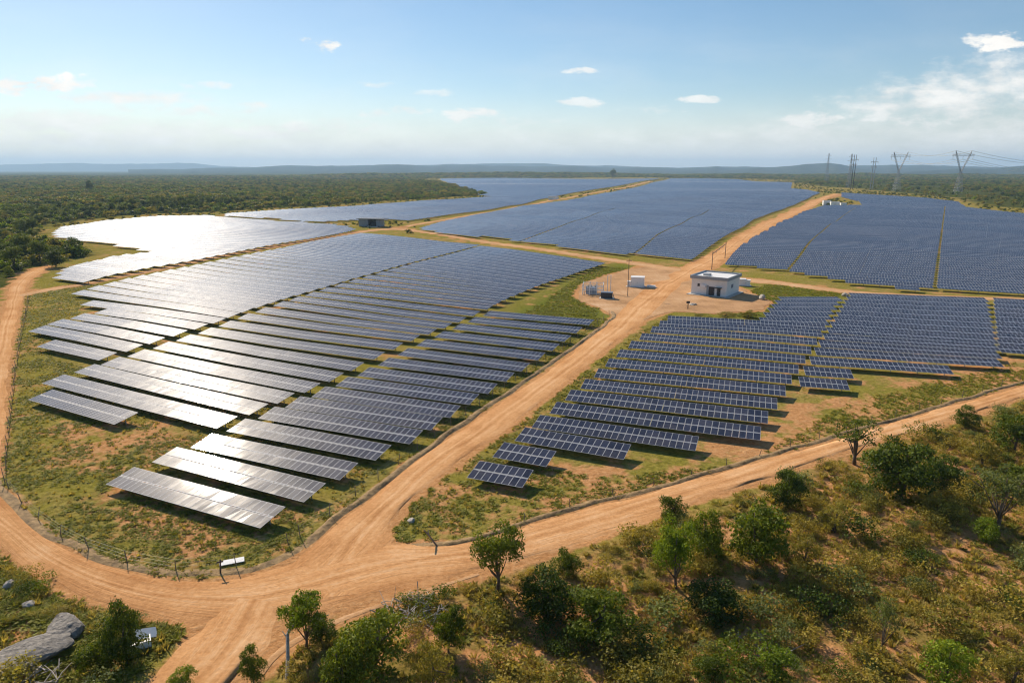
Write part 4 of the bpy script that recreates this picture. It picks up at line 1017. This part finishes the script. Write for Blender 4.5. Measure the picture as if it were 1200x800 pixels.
kind('dark', (11, 12, 13), h=5, w=5.8, base=-.3, nclump=52, cr=.8, per=230, leaf=.11, m='leafB', limbs=6, droop=1)
kind('bushy', (21, 22, 23), h=4.4, w=5.2, base=-.3, nclump=50, cr=.7, per=240, leaf=.105, m='leafA', limbs=6, droop=1)
kind('open', (31, 32), h=5.4, w=4.6, base=1.5, nclump=24, cr=.5, per=220, leaf=.10, m='leafA', limbs=14)
kind('olive', (41, 42, 43), h=4.2, w=4.8, base=-.1, nclump=42, cr=.6, per=220, leaf=.095, m='leafC', limbs=8, droop=1)
kind('grey', (51, 52), h=5.4, w=6.2, base=1.2, nclump=46, cr=.55, per=220, leaf=.085, m='leafD', limbs=14, flat=.75)
kind('fresh', (61, 62), h=3.6, w=4.2, base=-.1, nclump=42, cr=.6, per=240, leaf=.10, m='leafE', limbs=5, droop=1)
kind('lime', (71, 72), h=6, w=5.4, base=1.3, nclump=46, cr=.78, per=260, leaf=.105, m='leafE', limbs=9)
BASEH = dict(lime=6, round=6, dark=5, bushy=4.4, open=5.4, olive=4.2, grey=5.4, fresh=3.6); BASEW = dict(lime=5.4, round=5.4, dark=5.8, bushy=5.2, open=4.6, olive=4.8, grey=6.2, fresh=4.2)
def ground_z(p): 
    X, Y = np.array([p[0]]), np.array([p[1]])
    return float((relief(X, Y) + micro(X, Y, scrub_mask(X, Y)))[0])
TREES_AT = []
def tree(px, top, wpx, k, label, group='trees and tall bushes in the scrub', name='tree', var=None, lean=0.0):
    p = G(*px); z = ground_z(p); c = Vector((p[0], p[1], z)) - camo.location; kk = c.dot(CF)
    H = (px[1] - top) * kk / FPX / math.cos(math.atan2(38, p[1])) * .96; W = wpx * kk / FPX
    v = KINDS[k][(var if var is not None else len(TREES_AT)) % len(KINDS[k])]
    e = thing(name, label, 'tree', (p[0], p[1], z), random.random() * 6.28, group); e.scale = (W / BASEW[k],) * 2 + (H / BASEH[k],)
    e.rotation_euler.y = lean
    link('trunk', v[0], e); link('crown', v[1], e); TREES_AT.append((p[0], p[1], W / 2)); return e
TL = [
 ((583, 690), 615, 66, 'round', 'round dark green tree standing alone at the junction road'),
 ((640, 722), 664, 84, 'dark', 'darkest bushy tree just right of the lone round tree'),
 ((700, 748), 692, 92, 'bushy', 'wide bright bush in front of the darkest bushy tree'),
 ((664, 672), 640, 40, 'bushy', 'small green bush between the lone tree and the front road'),
 ((792, 690), 607, 60, 'lime', 'light green tree on a thin leaning trunk right of centre'),
 ((787, 612), 578, 38, 'bushy', 'small dark green tree on the edge of the front road'),
 ((826, 655), 600, 52, 'bushy', 'narrow green tree left of the biggest bushy tree'),
 ((885, 662), 586, 84, 'bushy', 'biggest rounded bushy tree in the middle of the scrub'),
 ((920, 592), 545, 46, 'dark', 'dark bush above the biggest bushy tree, near the road'),
 ((838, 722), 682, 78, 'dark', 'low blackish bush below the biggest bushy tree'),
 ((1002, 542), 486, 62, 'open', 'airy open tree with gaps at the right front roadside'),
 ((1056, 582), 508, 94, 'dark', 'broad dark tree just right of the airy roadside tree'),
 ((1102, 570), 528, 60, 'dark', 'dark bush at the right side of the broad dark tree'),
 ((1131, 500), 472, 34, 'dark', 'small dark tree alone on the grassy right roadside'),
 ((1168, 618), 535, 88, 'grey', 'grey-green feathery tree with visible branches at the right'),
 ((1188, 528), 478, 60, 'dark', 'dark tree at the right edge below the bend of the road'),
 ((1150, 545), 508, 48, 'olive', 'olive bush left of the dark right-edge tree'),
 ((1196, 582), 540, 56, 'bushy', 'green bush on the right edge above the feathery tree'),
 ((1156, 634), 606, 36, 'fresh', 'bright green shrub at the foot of the feathery tree'),
 ((1032, 764), 694, 50, 'grey', 'pale upright sapling low in the right-hand scrub'),
 ((1068, 628), 602, 28, 'grey', 'pale grey-green sapling in the middle of the scrub slope'),
 ((1106, 805), 752, 74, 'fresh', 'bright bush cut by the bottom edge, right of the pale sapling'),
 ((1186, 800), 758, 60, 'olive', 'olive bush in the bottom right corner of the scrub'),
 ((905, 800), 765, 60, 'fresh', 'fresh green bush at the bottom, below the small branch heap'),
 ((830, 806), 772, 50, 'bushy', 'green bush at the bottom edge left of the branch heap'),
 ((942, 660), 625, 40, 'olive', 'olive tree right of the biggest bushy tree'),
 ((978, 620), 585, 44, 'olive', 'olive bush below the airy roadside tree'),
 ((440, 792), 722, 98, 'bushy', 'large bushy tree at the bottom, left of the branch heap'),
 ((402, 815), 752, 66, 'bushy', 'bushy tree cut by the bottom edge beside the dead trunk'),
 ((358, 760), 697, 60, 'lime', 'light green tree leaning over the pale dead trunk'),
 ((376, 752), 722, 44, 'dark', 'dark bush behind the pale dead trunk'),
 ((297, 800), 758, 36, 'dark', 'small dark tree on the right edge of the rutted track'),
 ((526, 765), 708, 44, 'bushy', 'upright green bush right of the bleached branch heap'),
 ((508, 812), 754, 56, 'olive', 'yellow-green bush below the upright green bush'),
 ((148, 772), 704, 54, 'dark', 'dark green tree over the white crate at the bottom left'),
 ((116, 780), 740, 52, 'bushy', 'green bush left of the dark tree at the bottom left'),
 ((216, 806), 784, 34, 'fresh', 'low bright bush at the bottom in the rutted track verge'),
 ((88, 300), 277, 27, 'dark', 'round dark tree beside the sandy patch at the woodland edge'),
 ((66, 313), 290, 26, 'dark', 'dark tree at the fork of the left road'),
 ((718, 209), 198, 8, 'round', 'lone tall tree breaking the middle horizon'),
 ((105, 224), 211, 10, 'dark', 'lone dark tree taller than the woods at the far left'),
]
for px, top, w, k, l in TL: tree(px, top, w, k, l, lean=.12 if 'leaning trunk' in l else 0)
for px, top, w, l in (((822, 376), 367, 26, 'dark clipped bush row left end below the white building'), ((850, 374), 364, 28, 'bushes right below the shadow of the white building'), ((876, 372), 362, 22, 'bush at the right end of the row below the building')):
    tree(px, top, w, 'olive', l, 'bushes below the white building', 'bush')

# shrubs: three sizes of low scrub, each one an object
SHR = []
for q, (mm, s) in enumerate((('leafC', 71), ('leafA', 72), ('tuftC', 73), ('leafD', 74), ('leafB', 75), ('tuftC', 76))):
    rg = np.random.default_rng(s); n = 9; cs = np.stack([rg.normal(0, .42, n), rg.normal(0, .42, n), rg.uniform(.2, .65, n)], 1)
    SHR.append(crown_mesh('shrub', cs, rg.uniform(.3, .5, n), 560, .044, mm, s, hollow=.35))
def in_frame(p, m=25):
    v = Vector((p[0], p[1], 0)) - camo.location; k = v.dot(CF)
    if k < 5: return None
    x, y = 600 + FPX * v.dot(CR) / k, 400 - FPX * v.dot(CU) / k
    return (x, y) if -m < x < 1200 + m and y < 800 + 2 * m else None
scr = [(610, 672), (700, 640), (800, 600), (900, 568), (980, 540), (1060, 517), (1220, 470), (1230, 850), (330, 850), (330, 770), (410, 725), (500, 695)]
scr2 = [(-60, 640), (0, 650), (40, 684), (100, 712), (160, 728), (218, 738), (150, 800), (100, 850), (-60, 850)]
SG, SG2 = gpoly(scr), gpoly(scr2)
cnt = 0; tries = 0
while cnt < 285 and tries < 6000:
    tries += 1
    P = SG if random.random() < .955 else SG2
    x = random.uniform(P[:, 0].min(), P[:, 0].max()); y = random.uniform(P[:, 1].min(), P[:, 1].max())
    if not inside(P, np.array([x]), np.array([y]))[0] or not in_frame((x, y)): continue
    if any(math.hypot(x - a, y - b) < c * .75 for a, b, c in TREES_AT): continue
    if vnoise(x, y, 9, 31) < .42 and random.random() < .75: continue
    k = random.choice((0, 0, 1, 2, 2, 3, 4, 5)); s = random.choice((.9, 1.2, 1.5, 1.9, 2.5, 3.2)) * .9
    nm, lb = [('shrub', 'olive rounded shrub in the dry scrub'), ('shrub', 'mid-green rounded shrub in the dry scrub'), ('shrub', 'brownish-green low shrub in the dry scrub'), ('shrub', 'grey-green soft shrub in the dry scrub'), ('shrub', 'dark green dense shrub in the dry scrub'), ('shrub', 'brownish-green low shrub in the dry scrub')][k]
    o = link('shrub', SHR[k], None, (x, y, ground_z((x, y)) - .05), (0, 0, random.random() * 6.28), (s, s, s * random.uniform(.7, 1.1)))
    tag(o, lb, 'shrub', lb.split(' in ')[0] + 's of the scrub slope'); cnt += 1

# the woodland edge: trees one can tell apart
wood = gpoly([(-40, 332), (0, 330), (40, 312), (60, 303), (52, 296), (45, 284), (38, 268), (66, 259), (120, 253), (180, 248), (262, 245), (300, 240), (200, 236), (0, 252), (-40, 270)])
cnt = tries = 0; WK = ['round', 'dark', 'bushy', 'dark', 'olive', 'bushy', 'round']
spots = []
while cnt < 190 and tries < 9000:
    tries += 1
    x = random.uniform(wood[:, 0].min(), wood[:, 0].max()); y = random.uniform(wood[:, 1].min(), wood[:, 1].max())
    if not inside(wood, np.array([x]), np.array([y]))[0] or not in_frame((x, y), 10): continue
    if any((x - a) ** 2 + (y - b) ** 2 < 22 for a, b in spots): continue
    if float(road_dist(np.array([x]), np.array([y]))[0]) < 3: continue
    k = random.choice(WK); v = random.choice(KINDS[k]); s = random.uniform(.85, 1.7)
    e = thing('tree', {'round': 'rounded green tree', 'dark': 'dark green dense tree', 'bushy': 'mid-green bushy tree', 'olive': 'olive-coloured low tree'}[k] + ' in the woodland edge left of the glaring block', 'tree', (x, y, float(relief(x, y))), random.random() * 6.28, {'round': 'rounded', 'dark': 'dark', 'bushy': 'bushy', 'olive': 'olive'}[k] + ' trees of the left woodland edge')
    e.scale = (s, s, s * random.uniform(.8, 1.15)); link('trunk', v[0], e); link('crown', v[1], e); spots.append((x, y)); cnt += 1

# far woods and grass: nobody could count them
def scatter(name, label, pts, scl, meshes):
    col = bpy.data.collections.new(name + '_kinds')
    for i, m in enumerate(meshes): col.objects.link(bpy.data.objects.new(f'{name}_kind_{i}', m))
    n = len(pts); me = bpy.data.meshes.new(name); me.vertices.add(n); me.vertices.foreach_set('co', np.asarray(pts, np.float32).ravel())
    a = me.attributes.new('scl', 'FLOAT_VECTOR', 'POINT'); a.data.foreach_set('vector', np.asarray(scl, np.float32).ravel())
    a = me.attributes.new('rotz', 'FLOAT', 'POINT'); a.data.foreach_set('value', (rng.random(n) * 6.28).astype(np.float32))
    a = me.attributes.new('pick', 'INT', 'POINT'); a.data.foreach_set('value', rng.integers(0, len(meshes), n).astype(np.int32))
    o = link(name, me); tag(o, label, kind='stuff')
    g = bpy.data.node_groups.new(name + '_scatter', 'GeometryNodeTree')
    g.interface.new_socket('Geometry', in_out='INPUT', socket_type='NodeSocketGeometry'); g.interface.new_socket('Geometry', in_out='OUTPUT', socket_type='NodeSocketGeometry')
    gi, go = g.nodes.new('NodeGroupInput'), g.nodes.new('NodeGroupOutput'); ip = g.nodes.new('GeometryNodeInstanceOnPoints'); ci = g.nodes.new('GeometryNodeCollectionInfo')
    ci.inputs['Collection'].default_value = col; ci.inputs['Separate Children'].default_value = True; ci.inputs['Reset Children'].default_value = True
    def na(nm, dt):
        q = g.nodes.new('GeometryNodeInputNamedAttribute'); q.data_type = dt; q.inputs['Name'].default_value = nm; return q.outputs[0]
    cx = g.nodes.new('ShaderNodeCombineXYZ'); g.links.new(na('rotz', 'FLOAT'), cx.inputs[2])
    g.links.new(gi.outputs[0], ip.inputs['Points']); g.links.new(ci.outputs[0], ip.inputs['Instance']); ip.inputs['Pick Instance'].default_value = True
    g.links.new(na('pick', 'INT'), ip.inputs['Instance Index']); g.links.new(cx.outputs[0], ip.inputs['Rotation']); g.links.new(na('scl', 'FLOAT_VECTOR'), ip.inputs['Scale'])
    g.links.new(ip.outputs[0], go.inputs[0])
    o.modifiers.new('scatter', 'NODES').node_group = g
    return o
FARM = []
for q, mm in enumerate(('leafA', 'leafB', 'leafC', 'leafE', 'leafC', 'leafA')):
    rg = np.random.default_rng(300 + q); n = 14; cs = np.stack([rg.normal(0, 1.5, n), rg.normal(0, 1.5, n), rg.uniform(1.0, 3.6, n)], 1)
    V, F, S = leaf_cloud(cs, rg.uniform(1.1, 1.9, n), 9, .62, 310 + q, hollow=.6)
    FARM.append(raw_mesh('crown_clump', V, F, MT[mm], attrs={'shade': ('FACE', S)}))
pts, scl = [], []
MEAD = gpoly([(955, 216), (1010, 214), (1060, 217), (1130, 222), (1210, 232), (1320, 244), (1320, 256), (1200, 246), (1140, 240), (1128, 234), (1080, 229), (1000, 223), (955, 220)])
d = 190.0
while d < 4200:
    step = 5.2 + d * .0030; wd = d * 1.05; n = int(2 * wd / step)
    X = np.linspace(-wd, wd, n) + rng.normal(0, step * .35, n); Y = d + rng.normal(0, step * .4, n)
    ins = inside(SITE_G, X, Y); ok = ~ins | ((rng.random(n) < .5) & (d > 420))
    for BP in BLOCKP: ok &= ~(ins & (inside(BP, X, Y) | (segdist(BP, X, Y) < 7)))
    ok &= ~(inside(MEAD, X, Y) & (rng.random(n) > .10)); ok &= ~inside(wood, X, Y) | (rng.random(n) < .35)
    dens = vnoise(X, Y, 75, 41) * .45 + vnoise(X, Y, 25, 42) * .3 + vnoise(X, Y, 260, 43) * .25; ok &= (dens + .22 * (segdist(SITE_G, X, Y) < 60) - .05 * (d > 1500)) > .38 + .0 * X
    ok &= np.abs(X) < .80 * Y + 60
    X, Y = X[ok], Y[ok]
    if len(X):
        rd = road_dist(X, Y); sd_ = segdist(SITE_G, X, Y); k = (rd > 4) & (inside(SITE_G, X, Y) | (sd_ > 2.5)); X, Y = X[k], Y[k]
        if len(X):
            s = (.45 + .6 * rng.random(len(X)) ** 1.6 + .25 * (rng.random(len(X)) < .06)) * (1 + d * .00012); s = np.where(inside(SITE_G, X, Y), s * .5, s); pts.append(np.stack([X, Y, relief(X, Y) - .3], 1)); scl.append(np.stack([s, s, s * rng.uniform(.7, 1.25, len(X))], 1))
    d += step * .9
for P in RIDGE_PTS:
    q = 1.2 + .9 * rng.random(len(P)) ** 2; pts.append(P - np.array([0, 0, 1.0])); scl.append(np.stack([q * 1.3, q * 1.3, q], 1))
pts, scl = np.concatenate(pts), np.concatenate(scl)
print('far wood crowns', len(pts))
scatter('far_woodland', 'dense green bushland stretching to the hills', pts, scl, FARM)

def tuft(name, n, h, spread, m, seed, wid=.03):
    rg = np.random.default_rng(seed); V, S = [], []
    for _ in range(n):
        a = rg.random() * 6.28; r = spread * rg.random() ** .7 * .5; p = np.array([math.cos(a) * r, math.sin(a) * r, -.03]); l = h * rg.uniform(.5, 1.1)
        o = np.array([math.cos(a), math.sin(a), 0]) * spread * rg.uniform(.3, 1.0); tp = p + o + np.array([rg.normal(0, .04), rg.normal(0, .04), l]); s = np.array([-math.sin(a), math.cos(a), 0]) * wid * rg.uniform(.7, 1.5)
        md = p * .45 + tp * .55 + np.array([0, 0, l * .12])
        V += [p - s, p + s, md + s * .8, md - s * .8, md - s * .8, md + s * .8, tp, tp]; v = rg.random(); S += [v * .7, v]
    V = np.array(V); F = np.arange(len(V), dtype=np.int32).reshape(-1, 4)
    return raw_mesh(name, V, F, MT[m], attrs={'shade': ('FACE', S)})
TUF = [tuft('tuft', 26, .34, .34, 'tuftA', 1), tuft('tuft', 24, .44, .36, 'tuftA', 2, .035), tuft('tuft', 34, .19, .42, 'tuftB', 3, .04), tuft('tuft', 30, .15, .46, 'tuftB', 4, .045)]
SCR = [crown_mesh('tuft', np.array([[0, 0, .12], [.22, .1, .1], [-.1, .2, .08]]), [.3, .22, .22], 620, .046, mm, 400 + q, hollow=.2) for q, mm in enumerate(('tuftC', 'leafC', 'tuftC'))]
def grass_points(poly, density, dens_scale, thr, seed, road_min=.6, avoid_site=False):
    P = poly; x0, x1, y0, y1 = P[:, 0].min(), P[:, 0].max(), P[:, 1].min(), P[:, 1].max()
    n = int((x1 - x0) * (y1 - y0) * density); X = rng.uniform(x0, x1, n); Y = rng.uniform(y0, y1, n)
    k = inside(P, X, Y); X, Y = X[k], Y[k]
    v = vnoise(X, Y, dens_scale, seed) * .6 + vnoise(X, Y, dens_scale * .37, seed + 1) * .4; k = v > thr + rng.normal(0, .10, len(X)); X, Y = X[k], Y[k]
    k = road_dist(X, Y) > road_min; X, Y = X[k], Y[k]
    return X, Y
def grass(name, label, polys, density, dsc, thr, s0, s1, meshes, seed, **kw):
    XX, YY = [], []
    for P in polys: a, b = grass_points(P, density, dsc, thr, seed, **kw); XX.append(a); YY.append(b)
    X, Y = np.concatenate(XX), np.concatenate(YY); Z = relief(X, Y) + micro(X, Y, scrub_mask(X, Y)); s = rng.uniform(s0, s1, len(X)); print(name, len(X))
    scatter(name, label, np.stack([X, Y, Z], 1), np.stack([s, s, s * rng.uniform(.7, 1.2, len(X))], 1), meshes)
near_l = gpoly([(8, 470), (30, 345), (120, 325), (60, 420), (300, 480), (700, 372), (720, 374), (545, 495), (350, 640), (270, 676), (205, 678), (135, 662), (75, 640), (30, 606), (2, 570)])
near_r = gpoly([(452, 620), (478, 592), (600, 502), (725, 405), (790, 366), (760, 410), (600, 540), (700, 560), (860, 545), (1000, 470), (1190, 425), (1230, 440), (1195, 452), (1060, 489), (900, 536), (700, 590), (545, 639), (470, 637)])
verge = gpoly([(592, 380), (640, 352), (700, 312), (770, 316), (700, 335), (700, 368), (690, 384), (640, 382)]); verge2 = gpoly([(850, 368), (870, 345), (900, 333), (990, 343), (890, 378)])
grass('dry_grass_tufts', 'straw-coloured grass tufts in the solar field', [near_l, near_r], .7, 9, .44, .4, .9, TUF[:2], 51)
grass('green_grass_tufts', 'green grass patches in the solar field', [near_l, near_r], 3.4, 5, .45, .4, 1.25, TUF[2:], 61)
grass('verge_grass', 'lush green grass verge beside the yard', [verge, verge2], 1.6, 9, .22, .8, 2.0, TUF[2:], 67)
grass('scrub_tufts', 'olive tufts and small bushes covering the dry slope', [SG], 1.9, 3.0, .49, .45, 1.7, SCR, 71, road_min=.8)
grass('scrub_grass', 'dry bunch grass between the shrubs', [SG, SG2], 2.4, 3.0, .46, .7, 1.6, TUF[:3], 77, road_min=.8)

grass('roadside_grass', 'green grass on the open corner left of the front road', [SG2], 4.5, 8, .34, .8, 1.9, TUF[2:], 83)

# ------------------------------------------------------------------ air: even haze over the whole plain
def haze():
    mb = MB().box(-23500, 23500, -1500, 27800, -14, 420); me = mb.mesh('haze', [])
    m = bpy.data.materials.new('haze_air'); m.use_nodes = True; t = m.node_tree; t.nodes.clear()
    o = t.nodes.new('ShaderNodeOutputMaterial'); v = t.nodes.new('ShaderNodeVolumePrincipled')
    v.inputs['Color'].default_value = (.50, .73, 1.0, 1); v.inputs['Density'].default_value = HAZE; v.inputs['Anisotropy'].default_value = .15
    t.links.new(v.outputs[0], o.inputs['Volume']); me.materials.append(m)
    tag(link('haze', me), 'thin pale haze over the plain', kind='stuff')
HAZE = 0.7e-4
haze()
